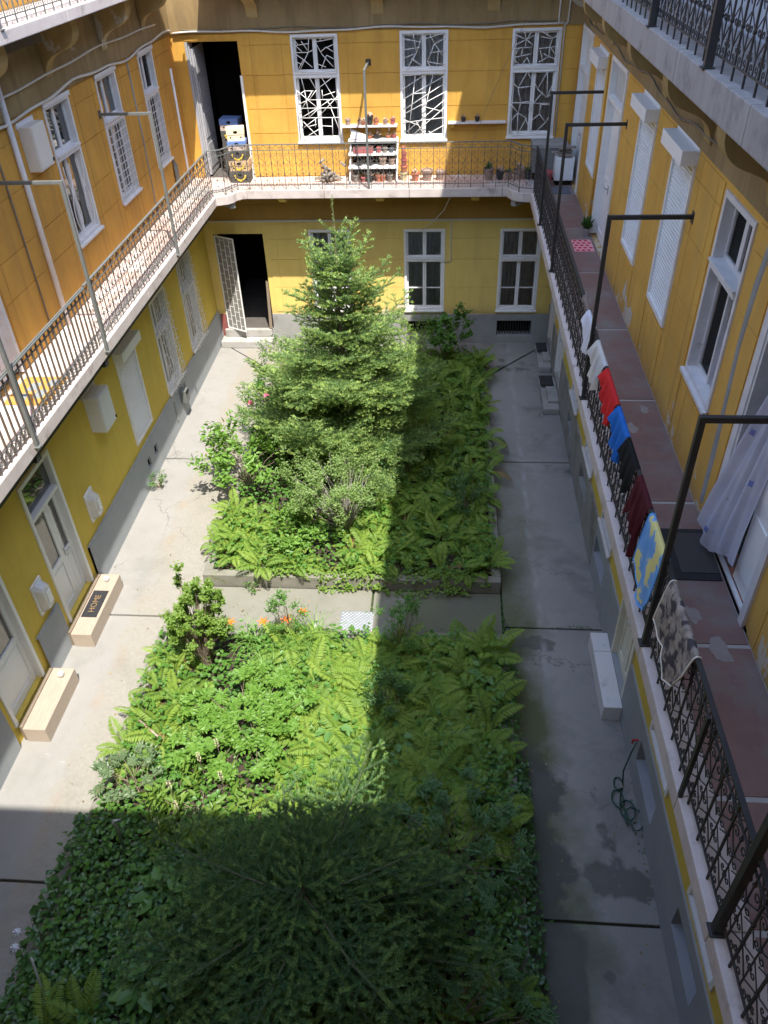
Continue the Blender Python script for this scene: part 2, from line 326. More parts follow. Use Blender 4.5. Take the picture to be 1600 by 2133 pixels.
    t.base(c, .82, .25); t.l(t.math('SUBTRACT', .86, t.math('MULTIPLY', wet, .35)), t.b.inputs['Roughness'])
    t.bump(t.math('ADD', t.noise(14, 6, .7), t.math('MULTIPLY', t.noise(110, 3, .7), .5)), .45, .008); return t.m
m_conc = concrete('yard_concrete')
m_earth = mottled('joint_earth', (.05, .047, .035), (.03, .032, .02), 9, .95, .6, 60, c3=(.035, .06, .015), thr=(.5, .6))
g = MB().quad((-160, -160, -.05), (160, -160, -.05), (160, 160, -.05), (-160, 160, -.05)).build('ground', m_earth, kind='structure')
BL, BR = -4.42, 1.06           # bed edges; near bed is wider on the left
J = .016
def slab(poly, z=0.0):
    c = np.mean(poly, axis=0); q = []
    for p in poly:
        v = np.array(p) - c; n = np.linalg.norm(v); q.append(tuple(c + v * (1 - J * 1.3 / n)))
    MB().prism(q, -.045, z).build('concrete_slab', m_conc, g, bevel=.006)
LW = XL + .05; RW = XRG - .04
for i, (y0, y1, xr) in enumerate([(-1.5, 1.2, -4.80), (1.2, 4.62, -4.78), (4.62, 9.38, -4.74), (9.38, 14.22, -4.34)]): slab([(LW - .08, y0), (xr, y0), (xr, y1), (LW - .08, y1)])
slab([(LW - .08, 14.22), (-4.34, 14.22), (-4.34, 18.1), (LW - .08, 19.96)], .003)
slab([(LW - .08, 19.98), (-4.34, 18.12), (-4.34, 18.9), (-1.6, 18.9), (-1.6, YB + .05), (LW - .08, YB + .05)], -.002)
slab([(-1.6, 18.9), (1.1, 18.9), (1.1, 18.12), (RW + .1, YB + .02), (RW + .1, YB + .05), (-1.6, YB + .05)], .002)
slab([(1.1, 14.28), (RW + .1, 14.28), (RW + .1, YB - .02), (1.1, 18.08)], 0)
for y0, y1 in ((-1.5, 1.0), (1.0, 4.5), (4.5, 9.36), (9.36, 14.28)): slab([(1.10 if y0 > 9 else 1.13, y0), (RW + .1, y0), (RW + .1, y1), (1.10 if y0 > 9 else 1.13, y1)], RNG.uniform(-.003, .004))
slab([(-4.74, 9.0), (-1.2, 9.0), (-1.2, 10.17), (-4.34, 10.17), (-4.34, 9.38), (-4.74, 9.38)], .002)
slab([(-1.2, 9.0), (1.09, 9.0), (1.09, 10.17), (-1.2, 10.17)], -.002)

# ------------------------------------------------------------------ building wings
def wall_zone(parent, name, mp, u0, u1, z0, z1, ops, mat, d=0.0, thick=.4, cap=True):
    ops = [o for o in ops if o[2] < z1 - 1e-4 and o[3] > z0 + 1e-4 and o[0] < u1 and o[1] > u0]
    us = sorted({u0, u1} | {min(max(v, u0), u1) for o in ops for v in o[:2]}); zs = sorted({z0, z1} | {min(max(v, z0), z1) for o in ops for v in o[2:4]})
    m = MB(mp); solid = {}
    for i in range(len(us) - 1):
        for k in range(len(zs) - 1):
            cu, cz = (us[i] + us[i + 1]) / 2, (zs[k] + zs[k + 1]) / 2
            solid[i, k] = not any(o[0] < cu < o[1] and o[2] < cz < o[3] for o in ops)
    for (i, k), s in solid.items():
        a, b, e, f = us[i], us[i + 1], zs[k], zs[k + 1]
        if s:
            m.quad((a, d, e), (b, d, e), (b, d, f), (a, d, f)); m.quad((a, d - thick, e), (b, d - thick, e), (b, d - thick, f), (a, d - thick, f))
            if cap and k == len(zs) - 2: m.quad((a, d, f), (b, d, f), (b, d - thick, f), (a, d - thick, f))
        else:
            if solid.get((i - 1, k)): m.quad((a, d, e), (a, d, f), (a, d - thick, f), (a, d - thick, e))
            if solid.get((i + 1, k)): m.quad((b, d, e), (b, d, f), (b, d - thick, f), (b, d - thick, e))
            if solid.get((i, k - 1)): m.quad((a, d, e), (b, d, e), (b, d - thick, e), (a, d - thick, e))
            if solid.get((i, k + 1)): m.quad((a, d, f), (b, d, f), (b, d - thick, f), (a, d - thick, f))
    return m.build(name, mat, parent, fix=False)
def panels(parent, mp, mat, piers, rows, d=.011):
    """raised plaster fields between scored joints"""
    for (a, b) in piers:
        if b - a < .25: continue
        cols = [(a, b)] if b - a < .7 else [(a, a + .21), (a + .21, b - .21), (b - .21, b)]
        for (e, f) in rows:
            for (c0, c1) in cols:
                gq = .0065; m = MB(mp); m.box(c0 + gq, c1 - gq, -.01, d, e + gq, f - gq); m.build('plaster_panel', mat, parent)
def window(parent, mp, u0, u1, z0, z1, paint=None, name='window', split=.64, bar=None, glass=None, curtain=None, sill=True, recess=.05, upper=True, opened=False, casing=.06, hood=False):
    paint = paint or m_white; gl = glass or m_glass; m = MB(mp); R = recess; D = -R
    # casing on the wall face and jambs
    m.box(u0, u0 + casing, -.16, .022, z0, z1); m.box(u1 - casing, u1, -.16, .022, z0, z1)
    m.box(u0 + casing, u1 - casing, -.16, .024, z1 - casing, z1); m.box(u0 + casing, u1 - casing, -.16, .026, z0, z0 + casing)
    if hood: m.box(u0 - .02, u1 + .02, .024, .05, z1 - .02, z1 + .05)
    zt = z0 + (z1 - z0) * split
    if upper: m.box(u0 + casing, u1 - casing, -.15, .035, zt - .045, zt + .045); m.box(u0 + casing - .01, u1 - casing + .01, .035, .06, zt + .02, zt + .05)
    uc = (u0 + u1) / 2; fr = m.build(name, paint, parent)
    lights = [(u0 + casing, uc, z0 + casing, zt - .045 if upper else z1 - casing), (uc, u1 - casing, z0 + casing, zt - .045 if upper else z1 - casing)]
    if upper: lights += [(u0 + casing, uc, zt + .045, z1 - casing), (uc, u1 - casing, zt + .045, z1 - casing)]
    for i, (a, b, e, f) in enumerate(lights):
        if opened and i == 0: continue
        w = .045; s = MB(mp); a2, b2 = (a, b - .002) if i % 2 == 0 else (a + .002, b)
        s.box(a2, a2 + w, D - .05, D, e, f); s.box(b2 - w, b2, D - .05, D, e, f); s.box(a2 + w, b2 - w, D - .05, D - .002, e, e + w); s.box(a2 + w, b2 - w, D - .05, D - .002, f - w, f)
        if bar and i < 2: zb = e + (f - e) * bar; s.box(a2 + w, b2 - w, D - .045, D - .004, zb - .014, zb + .014)
        sh = s.build('sash', paint, fr)
        MB(mp).box(a2 + w - .004, b2 - w + .004, D - .032, D - .024, e + w - .004, f - w + .004).build('pane', gl, fr)
    if curtain:
        c = MB(mp); n = 40; cd0 = -.125
        for (e, f) in ((z0 + .08, zt - .06), (zt + .06, z1 - .08)) if upper else ((z0 + .08, z1 - .08),):
            for i in range(n):
                a = u0 + .07 + (u1 - u0 - .14) * i / n; b = u0 + .07 + (u1 - u0 - .14) * (i + 1) / n
                da, db = cd0 + .018 * math.sin(i * 1.3) + .008 * math.sin(i * 3.1), cd0 + .018 * math.sin((i + 1) * 1.3) + .008 * math.sin((i + 1) * 3.1)
                c.quad((a, da, e), (b, db, e), (b, db, f), (a, da, f))
        c.build('curtain', curtain, fr, smooth=True, fix=False)
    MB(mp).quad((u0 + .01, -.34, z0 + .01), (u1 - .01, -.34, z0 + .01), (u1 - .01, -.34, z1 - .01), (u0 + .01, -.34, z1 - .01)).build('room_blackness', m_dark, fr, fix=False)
    if sill: MB(mp).box(u0 - .02, u1 + .02, .027, .075, z0 - .035, z0 + .012).build('sill', paint, fr, bevel=.006)
    return fr
def tubes(mp, segs, r, n=5):
    m = MB(mp)
    for s in segs: m.tube(s, r, n)
    return m
GR = {1: (((705, 935, 280, 415), '745,522,760,600 760,600,778,780 880,520,975,690 840,600,950,525 700,600,840,720 760,605,820,607 840,600,790,660 790,665,985,665 720,690,790,660 720,740,810,610 878,600,878,665 878,640,965,615 720,720,990,720 730,785,990,785 840,720,940,660 840,720,720,785 860,760,985,640 778,780,850,720 905,670,940,720 930,720,985,890 735,850,830,785 735,810,840,930 820,790,815,850 760,845,825,830 860,840,935,845 935,785,930,930 720,930,860,850 800,520,840,600 705,640,760,605'),
          ((680, 470, 280, 220), '690,260,720,300 700,300,790,290 740,275,775,330 690,345,780,345 740,340,700,300 780,345,790,260 690,350,745,390 745,390,700,460 780,345,720,450 745,390,800,440 840,280,940,265 900,320,945,300 860,345,900,315 840,300,870,360 870,360,940,440 900,365,860,450 835,420,890,440 900,315,945,345 860,280,870,255 690,400,730,420 900,365,945,390 780,345,815,330')),
      3: (((850, 895, 275, 430), '940,470,890,570 890,570,860,540 890,570,915,670 890,570,975,560 945,470,975,520 1070,465,1015,580 1015,580,985,520 1015,580,1080,640 1070,465,1080,640 1080,640,1120,600 1080,640,1105,560 852,670,1110,680 850,680,900,740 915,670,900,740 900,740,960,780 900,740,905,890 915,670,985,660 965,720,1050,600 985,660,990,730 1045,680,1040,750 1040,750,1000,790 1040,750,1085,810 1085,810,1020,880 1085,810,1110,760 950,780,1000,880 860,830,870,890 1045,685,1110,690 900,740,855,800 960,780,905,890'),
          ((880, 425, 270, 210), '935,215,950,265 950,265,885,235 950,265,885,295 950,265,1000,240 950,265,945,315 885,315,990,310 985,215,950,265 950,265,995,300 905,320,885,365 930,320,925,370 880,370,985,350 960,370,990,420 880,380,915,410 960,375,930,420 1040,220,1110,260 1070,215,1080,240 1110,260,1140,240 1110,260,1095,310 1030,320,1140,310 1040,250,1110,265 1095,310,1140,365 1095,370,1035,400 1095,310,1095,370 1040,330,1060,400 1060,350,1095,370 1095,370,1140,385'))}
def abstract_grille(fr, mp, u0, u1, z0, z1, which, d=.06):
    """welded rods in shard shapes; rods given in one drawing unit, scaled to the sash"""
    zt = z0 + (z1 - z0) * .64
    for (e, f), ((ox, oy, ww, hh), txt) in zip(((z0 + .05, zt - .05), (zt + .06, z1 - .05)), GR[which]):
        a, b = u0 + .05, u1 - .05; segs = []; P = lambda x, y: (min(max(a + (b - a) * (x - ox) / ww, a), b), d, min(max(e + (f - e) * (oy - y) / hh, e), f))
        for q in txt.split():
            x0_, y0_, x1_, y1_ = map(float, q.split(',')); segs.append((P(x0_, y0_), P(x1_, y1_)))
        segs += [((a, d, e), (a, d, f)), ((b, d, e), (b, d, f)), ((a, d, e), (b, d, e)), ((a, d, f), (b, d, f))]
        tubes(mp, segs, .0085, 5).build('grille', m_white, fr, smooth=True)
def fan_grille(fr, mp, u0, u1, z0, z1, d=.06):
    zt = z0 + (z1 - z0) * .64
    a, b, e, f = u0 + .06, u1 - .06, z0 + .05, zt - .05; w = b - a; h = f - e; segs = []
    L = lambda x, y: (a + w * x, d, e + h * y)
    for p, q in [((0, .98), (.42, 1)), ((0, .78), (.5, .98)), ((0, .62), (1, .97)), ((0, .45), (1, .86)), ((0, .38), (1, .72)), ((.08, .1), (1, .6)), ((0, .25), (1, .32)), ((.15, 0), (1, .48)), ((.45, 0), (1, .2)), ((.62, .1), (.9, 0)),
                 ((.3, .98), (.12, .04)), ((.72, 1), (.38, .02)), ((.5, .5), (.95, .42)), ((0, .3), (.38, .2)), ((.32, .26), (.5, .06)), ((.2, .7), (.55, .72))]:
        segs.append((L(*p), L(*q)))
    tubes(mp, segs, .0085, 5).build('grille', m_white, fr, smooth=True); abstract_grille_top(fr, mp, u0, u1, zt, z1, d)
def abstract_grille_top(fr, mp, u0, u1, zt, z1, d):
    a, b, e, f = u0 + .06, u1 - .06, zt + .06, z1 - .05; w = b - a; h = f - e; L = lambda x, y: (a + w * x, d, e + h * y)
    sg = [((.25, 1), (.33, .45)), ((.33, .45), (0, .3)), ((.33, .45), (.1, 0)), ((.33, .45), (.48, 1)), ((.05, .85), (.45, .75)), ((0, .55), (.42, .6)), ((.2, .3), (.45, .1)), ((.62, 1), (.75, .7)), ((.75, .7), (1, .85)), ((.75, .7), (.58, .2)), ((.75, .7), (.95, .35)), ((.58, .2), (1, .1)), ((.58, .2), (.7, 0)), ((.66, .45), (1, .5)), ((.55, .85), (.95, .98)), ((.85, .52), (.8, .05))]
    tubes(mp, [(L(*p), L(*q)) for p, q in sg], .0085, 5).build('grille', m_white, fr, smooth=True)
def shutter(parent, mp, u0, u1, z0, z1, boxd=.2, boxh=.2, boxmat=None):
    m = MB(mp); c = .06
    m.box(u0, u0 + c, -.1, .03, z0, z1); m.box(u1 - c, u1, -.1, .03, z0, z1); m.box(u0 + c, u1 - c, -.1, .034, z0, z0 + .07)
    fr = m.build('shuttered_window', m_white, parent)
    s = MB(mp); p = .05; n = int((z1 - z0 - .1) / p)
    for i in range(n):
        zz = z0 + .07 + i * p; s.add([(u0 + c, -.035, zz), (u1 - c, -.035, zz), (u1 - c, .004, zz + p * .22), (u0 + c, .004, zz + p * .22), (u1 - c, .006, zz + p * .78), (u0 + c, .006, zz + p * .78), (u1 - c, -.035, zz + p), (u0 + c, -.035, zz + p)], [(0, 1, 2, 3), (3, 2, 4, 5), (5, 4, 6, 7)])
    tag(s.build('roller_slats', m_plastic, fr, fix=False), kind='stuff')
    b = MB(mp); b.box(u0 - .02, u1 + .02, -.05, boxd, z1 - boxh, z1 - .005); b.build('shutter_box', boxmat or m_plastic, fr, bevel=.006)
    MB(mp).box(u0 - .035, u1 + .035, -.02, .018, z1 - .03, z1 + .05).build('backing_board', m_white, fr)
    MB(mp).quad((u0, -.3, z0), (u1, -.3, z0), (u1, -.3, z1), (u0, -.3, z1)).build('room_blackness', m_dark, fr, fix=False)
    return fr
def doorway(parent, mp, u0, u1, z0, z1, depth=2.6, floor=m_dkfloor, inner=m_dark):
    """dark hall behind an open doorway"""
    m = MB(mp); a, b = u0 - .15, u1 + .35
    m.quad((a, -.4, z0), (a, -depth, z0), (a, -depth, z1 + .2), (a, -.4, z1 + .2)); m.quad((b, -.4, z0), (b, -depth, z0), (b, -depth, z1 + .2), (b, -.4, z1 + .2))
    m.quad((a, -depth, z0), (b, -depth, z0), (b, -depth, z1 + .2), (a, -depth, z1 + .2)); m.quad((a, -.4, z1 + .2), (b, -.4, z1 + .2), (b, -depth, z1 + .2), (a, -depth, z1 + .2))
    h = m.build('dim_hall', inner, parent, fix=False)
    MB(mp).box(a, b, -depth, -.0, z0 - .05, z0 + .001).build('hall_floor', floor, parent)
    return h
def panel_door(parent, mp, u0, u1, z0, z1, paint, leaves=2, glass_top=False, transom=None, recess=.08, glaz=None, handle=True, name='door'):
    m = MB(mp); c = .07
    m.box(u0, u0 + c, -.25, .03, z0, z1); m.box(u1 - c, u1, -.25, .03, z0, z1); m.box(u0 + c, u1 - c, -.25, .034, z1 - c, z1)
    if transom: m.box(u0 + c, u1 - c, -.2, .02, transom - .035, transom + .035)
    fr = m.build(name, paint, parent)
    if transom: MB(mp).box(u0 + c, u1 - c, -recess - .03, -recess, transom + .03, z1 - c).build('transom_pane', glaz or m_mirror, fr)
    top = transom - .035 if transom else z1 - c; w = (u1 - u0 - 2 * c)
    widths = [1.0] if leaves == 1 else ([.5, .5] if leaves == 2 else leaves); a = u0 + c
    for i, wi in enumerate(widths):
        b = a + w * wi; s = .085 if wi > .3 else .06; q = MB(mp); D = -recess
        q.box(a + .003, a + s, D - .05, D, z0 + .01, top); q.box(b - s, b - .003, D - .05, D, z0 + .01, top)
        lv = [z0 + .01, z0 + .16] ; mid = z0 + (top - z0) * .45
        q.box(a + s, b - s, D - .05, D - .001, z0 + .01, z0 + .16); q.box(a + s, b - s, D - .05, D - .001, mid - .05, mid + .05); q.box(a + s, b - s, D - .05, D - .001, top - .09, top)
        q.box(a + s, b - s, D - .045, D - .02, z0 + .16, mid - .05)
        if not glass_top: q.box(a + s, b - s, D - .045, D - .02, mid + .05, top - .09)
        q.box(a + s + .035, b - s - .035, D - .02, D - .008, z0 + .2, mid - .09)
        if not glass_top: q.box(a + s + .035, b - s - .035, D - .02, D - .008, mid + .09, top - .13)
        lf = q.build('door_leaf', paint, fr)
        if glass_top: MB(mp).box(a + s, b - s, D - .034, D - .026, mid + .05, top - .09).build('door_pane', glaz or m_mirror, fr)
        if handle and i == len(widths) - 1:
            zh = z0 + 1.02; MB(mp).tube([(a + .05, D, zh), (a + .05, D + .05, zh), (a + .16, D + .05, zh)], .01, 6).box(a + .03, a + .07, D, D + .008, zh - .1, zh + .06).build('handle', m_steel, fr)
        a = b
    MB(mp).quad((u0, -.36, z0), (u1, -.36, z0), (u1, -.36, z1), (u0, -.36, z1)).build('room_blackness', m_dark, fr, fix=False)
    return fr

WT = (5.30, 7.46)     # first floor window sill and head
GW = (.95, 3.13)      # ground floor
# ---- left wing
LWG = thing('courtyard_wing', 'left wing of the court with orange-ochre upper wall and yellow ground floor', 'building', (XL - .2, 10, 0))
opsL = [(12.95, 13.97, *WT), (15.2, 16.24, *WT), (17.6, 18.54, *WT), (9.05, 10.12, F1, 7.3),
        (15.32, 16.34, 1.0, 3.2), (17.42, 18.46, 1.0, 3.26), (13.07, 14.1, 1.1, 3.16), (8.85, 9.94, .32, 3.16), (6.72, 7.76, .32, 3.16)]
Y0, Y1 = -2.2, YB + .4
wall_zone(LWG, 'upper_wall', mapL, Y0, Y1, 4.25, 7.53, opsL, m_ochre_l)
wall_zone(LWG, 'stained_band', mapL, Y0, Y1, 7.53, 8.62, [], m_stain, d=.035, thick=.435)
wall_zone(LWG, 'top_wall', mapL, Y0, Y1, 8.62, 11.5, [], m_ochre_l)
wall_zone(LWG, 'lower_wall', mapL, Y0, Y1, .9, 4.25, opsL, m_yellow, thick=.405)
wall_zone(LWG, 'plinth', mapL, 10.12, Y1, -.05, .92, opsL + [(13.28, 13.46, .38, .6), (13.76, 13.94, .4, .62)], m_plinth, d=.045)
wall_zone(LWG, 'plinth', mapL, 7.92, 8.72, -.05, .95, [], m_plinth, d=.045); wall_zone(LWG, 'plinth', mapL, Y0, 6.6, -.05, .95, [], m_plinth, d=.045)
wall_zone(LWG, 'wall_foot', mapL, Y0, 10.12, -.05, .9, opsL, m_yellow, thick=.405)
rowsU = [(F1 + .02, 5.42), (5.42, 5.95), (5.95, 6.65), (6.65, 7.25), (7.25, 7.50)]
panels(LWG, mapL, m_ochre_l, [(10.2, 12.95), (13.97, 15.2), (16.24, 17.6), (18.54, 19.98)], rowsU)
panels(LWG, mapL, m_ochre_l, [(12.95, 13.97), (15.2, 16.24), (17.6, 18.54)], [(F1 + .02, 5.25)])
for i, y in enumerate((13.28, 13.76)): MB(mapL).box(y, y + .18, -.02, .0, .38 + .02 * i, .6 + .02 * i).build('vent_grating', m_hole, LWG)
curt = cloth('net_curtain', (.70, .69, .66), (.6, .58, .55), 8, .3)
curt_dk = cloth('brown_curtain', (.58, .53, .48), (.46, .41, .37), 5, .2)
wA = window(LWG, mapL, 12.95, 13.97, *WT, paint=m_white_old, glass=m_mirror, recess=.07, hood=True); 
wB = window(LWG, mapL, 15.2, 16.24, *WT, paint=m_white_old, glass=m_mirror, recess=.07, hood=True); wC = window(LWG, mapL, 17.6, 18.54, *WT, paint=m_white_old, glass=m_glass, recess=.07, hood=True, curtain=curt_dk)
for w, a, b in ((wB, 15.26, 16.18), (wC, 17.66, 18.48)):
    sg = [((a + (b - a) * i / 6, .03, 5.34), (a + (b - a) * i / 6, .03, 6.64)) for i in range(7)] + [((a, .03, 5.4 + i * .135), (b, .03, 5.4 + i * .135)) for i in range(10)]
    tubes(mapL, sg, .007, 4).build('grille', m_white_old, w)
sg = []
for c in (13.2, 13.72):          # curled bars before window A
    for k in (0, 1): sg.append([(c + .12 * math.sin(t * .5) * (1 if k else -1), .03, 5.4 + t * .115) for t in range(11)])
tubes(mapL, sg, .007, 4).build('grille', m_white, wA)
panel_door(LWG, mapL, 9.05, 10.12, F1 + .03, 7.3, m_white_old, 2, transom=6.7)
for (a, b, e, f) in ((15.32, 16.34, 1.0, 3.2), (17.42, 18.46, 1.0, 3.26)):
    w = window(LWG, mapL, a, b, e, f, curtain=curt_dk, recess=.1); m = MB(mapL); H = f - e
    dd = lambda z: .07 + .10 * max(0, 1 - (z - e) / H) ** 1.5
    for i in range(8):
        u = a + .05 + (b - a - .1) * i / 7; m.tube([(u, dd(e + .04 + t * (H - .08) / 8), e + .04 + t * (H - .08) / 8) for t in range(9)], .009, 4)
    for i in range(7):
        u = a + .05 + (b - a - .1) * i / 7; u2 = u + (b - a - .1) / 7
        for k in range(7):
            z = e + .1 + (k + .5 * (i % 2)) * (H - .2) / 7; m.tube([(u, dd(z), z), (u2, dd(z), z)], .008, 4)
    m.build('basket_grille', m_white, w)
    m = MB(mapL)
    for i in range(10): z = e + .1 + i * H / 10.5; m.tube([(b - .04, dd(z), z), (b - .02, dd(z) + .06, z + .03)], .006, 4)
    m.build('grille_spikes', m_white, w)
shutter(LWG, mapL, 13.07, 14.1, 1.1, 3.2)
panel_door(LWG, mapL, 8.85, 9.94, .32, 3.16, m_plastic, [.62, .38], glass_top=True, transom=2.48); panel_door(LWG, mapL, 6.72, 7.76, .32, 3.16, m_plastic, 1, glass_top=True, transom=2.48, handle=False)
# ---- back wing
BWG = thing('courtyard_wing', 'far wing of the court with sunlit ochre upper wall behind the fir', 'building', (-1.7, YB + .2, 0))
opsB = [(-5.98, -4.77, F1, 7.34), (-3.57, -2.51, *(5.23, 7.44)), (-1.13, -.06, 5.24, 7.46), (1.34, 2.4, 5.27, 7.45),
        (-6.05, -4.75, .42, 3.04), (-3.55, -2.49, *GW), (-1.1, -.05, *GW), (1.34, 2.39, *GW), (1.39, 2.32, .2, .66), (-1.06, -.14, .2, .64), (-3.5, -2.55, .2, .64)]
XA, XB = XL - .45, XR + .4
wall_zone(BWG, 'upper_wall', mapB, XA, XB, 4.25, 7.5, opsB, m_ochre); wall_zone(BWG, 'stained_band', mapB, XA, XB, 7.5, 8.62, [], m_stain, d=.035, thick=.435)
wall_zone(BWG, 'top_wall', mapB, XA, XB, 8.62, 11.5, [], m_ochre); wall_zone(BWG, 'frieze', mapB, XA, XB, 3.36, 4.25, [], m_frieze, d=.004, thick=.404)
wall_zone(BWG, 'lower_wall', mapB, XA, XB, .84, 3.36, opsB, m_paleyel); wall_zone(BWG, 'plinth', mapB, XA, XB, -.05, .84, opsB, m_plinth_w, d=.03)
panels(BWG, mapB, m_ochre, [(-4.7, -3.57), (-2.51, -1.13), (-.06, 1.34), (2.4, XR - .02)], rowsU); panels(BWG, mapB, m_ochre, [(-5.98, -4.77)], [(7.36, 7.48)])
panels(BWG, mapB, m_ochre, [(-3.57, -2.51), (-1.13, -.06), (1.34, 2.4)], [(F1 + .02, 5.18)])
panels(BWG, mapB, m_paleyel, [(-4.62, -3.6), (-2.44, -1.15), (0, 1.29), (2.44, XRG - .02)], [(.9, 1.6), (1.6, 2.36), (2.36, 2.9), (2.9, 3.28)], d=.012)
panels(BWG, mapB, m_frieze, [(-5.9, -3.4), (-3.4, -.9), (-.9, 1.6), (1.6, XRG - .02)], [(3.44, 3.78), (3.78, 4.12)], d=.01)
MB(mapB).box(XL, XRG, .006, .03, 3.34, 3.38).build('string_moulding', m_cable, BWG)
w1 = window(BWG, mapB, -3.57, -2.51, 5.23, 7.44, glass=m_glass, curtain=None); w2 = window(BWG, mapB, -1.13, -.06, 5.24, 7.46, curtain=curt); w3 = window(BWG, mapB, 1.34, 2.4, 5.27, 7.45, curtain=curt_dk)
abstract_grille(w1, mapB, -3.57, -2.51, 5.23, 7.44, 1); fan_grille(w2, mapB, -1.13, -.06, 5.24, 7.46); abstract_grille(w3, mapB, 1.34, 2.4, 5.27, 7.45, 3)
for (a, b) in ((-3.55, -2.49), (-1.1, -.05), (1.34, 2.39)): window(BWG, mapB, a, b, *GW, bar=.42, curtain=curt_dk if a > 1 else curt, recess=.06)
for (a, b, e, f) in opsB[-3:]:
    m = MB(mapB)
    for i in range(13): m.box(a + (b - a) * (i + .2) / 13, a + (b - a) * (i + .45) / 13, -.12, -.1, e, f)
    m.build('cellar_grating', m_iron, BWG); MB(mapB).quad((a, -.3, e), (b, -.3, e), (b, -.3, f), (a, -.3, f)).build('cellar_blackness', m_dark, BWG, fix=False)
doorway(BWG, mapB, -5.98, -4.77, F1, 7.34); doorway(BWG, mapB, -6.05, -4.75, .42, 3.04, 3.5)
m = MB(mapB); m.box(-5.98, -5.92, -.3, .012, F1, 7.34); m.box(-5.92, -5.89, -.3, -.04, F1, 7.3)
m_doorgrey = mottled('shade_grey_paint', (.36, .36, .37), (.28, .28, .29), 6, .6, .2, 60)  # white door and frame painted grey; their shade is put into this colour
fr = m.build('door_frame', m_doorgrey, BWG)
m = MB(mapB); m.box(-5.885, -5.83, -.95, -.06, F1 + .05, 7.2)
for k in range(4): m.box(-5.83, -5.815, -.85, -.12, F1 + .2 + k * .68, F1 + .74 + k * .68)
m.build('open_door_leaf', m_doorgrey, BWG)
MB(mapB).box(-4.80, -4.745, -.02, .028, F1, 6.65).build('corner_guard', m_white, BWG)
# ground floor gateway: pale surround, barred gate swung half open
m = MB(mapB); m.box(-6.28, -6.05, -.05, .02, .84, 3.34); m.box(-6.05, -4.75, -.05, .02, 3.04, 3.335); m.build('door_surround', m_paleyel, BWG)
MB(mapB).box(-6.2, -6.05, -.3, .05, .0, .84).build('red_painted_pier', mottled('dull_red_paint', (.26, .08, .07), (.22, .07, .06), 5), BWG)
def gate(hx, ang, w, sgn):
    o = [(0, 0), (w, 0)]; ca, sa = math.cos(ang), math.sin(ang); f = lambda u, z: (hx + sgn * u * ca, YB - .02 - u * sa if ang > 0 else YB - .02 + u * -sa, z); m = MB(); z0, z1 = .45, 3.0
    for a, b in (((0, z0), (0, z1)), ((w, z0), (w, z1)), ((0, z0), (w, z0)), ((0, z1), (w, z1))): m.tube([f(*a), f(*b)], .022, 4)
    for i in range(1, 4): m.tube([f(w * i / 4, z0), f(w * i / 4, z1)], .009, 4)
    for i in range(4):
        for k in range(10): z = z0 + (k + .5 * (i % 2)) * .26; m.tube([f(w * i / 4, z), f(w * (i + 1) / 4, z)], .008, 4) if z < z1 else None
    gt = m.build('gate_leaf', m_white, BWG); MB().quad(f(.02, z0), f(w - .02, z0), f(w - .02, z1), f(.02, z1)).build('gate_sheet', m_gate, gt, fix=False)
m_gate = mottled('grey_gate_sheet', (.27, .26, .24), (.23, .22, .2), 5, .6, 0)
gate(-6.02, math.radians(28), .62, 1)
# stone threshold and leaning plank are separate things
MB().box(-6.2, -4.74, YB - .42, YB + .35, .0, .2).build('stone_step', m_step, bevel=.02, label='worn grey stone step below the barred gate in the far left corner', cat='step')
MB().box(-6.12, -4.8, YB - .12, YB + .3, .2, .42).build('stone_threshold', m_step, bevel=.02, label='upper stone threshold inside the gateway at the far left', cat='step')
MB().add([(-4.86, YB - .10, .44), (-4.78, YB - .10, .44), (-4.78, YB - .07, .44), (-4.86, YB - .07, .44), (-4.84, YB + .06, 1.75), (-4.77, YB + .06, 1.75), (-4.77, YB + .09, 1.75), (-4.84, YB + .09, 1.75)], [(0, 3, 2, 1), (4, 5, 6, 7), (0, 1, 5, 4), (1, 2, 6, 5), (2, 3, 7, 6), (3, 0, 4, 7)]).build('wooden_plank', m_twig, label='brown plank leaning inside the right jamb of the ground-floor gateway', cat='plank')
# ---- right wing
RWG = thing('courtyard_wing', 'right wing of the court, shaded ochre wall with white doors and shutters', 'building', (XR + .2, 10, 0))
opsR = [(18.35, 19.85, F1, 7.54), (16.39, 17.43, 5.34, 7.44), (14.4, 15.9, F1, 7.55), (11.94, 12.98, 5.32, 7.5), (9.76, 10.8, 5.34, 7.52), (7.5, 8.52, 5.43, 7.46), (5.29, 6.72, F1, 7.5), (2.9, 3.95, *WT)]
opsRG = [(7.67, 8.67, .3, 3.1), (16.9, 17.9, .3, 3.1), (18.85, 19.75, .3, 3.1)] + [(c - .5, c + .5, 1.27, 3.1) for c in (14.72, 12.5, 10.3, 5.95, 3.82)] + [(9.95, 10.86, .45, .85), (12.22, 13.1, .5, .85), (14.5, 15.2, .5, .8), (5.58, 6.56, .42, .86), (3.47, 4.34, .46, .88)]
wall_zone(RWG, 'upper_wall', mapR, Y0, Y1, 4.25, 7.56, opsR, m_ochre_r); wall_zone(RWG, 'stained_band', mapR, Y0, Y1, 7.56, 8.62, [], m_stain, d=.035, thick=.435)
wall_zone(RWG, 'top_wall', mapR, Y0, Y1, 8.62, EAVE - .1, [(6.2, 7.2, F2, 11.4)], plaster('pale_grey_plaster', (.50, .50, .52), (.44, .44, .46), (.36, .36, .37)))
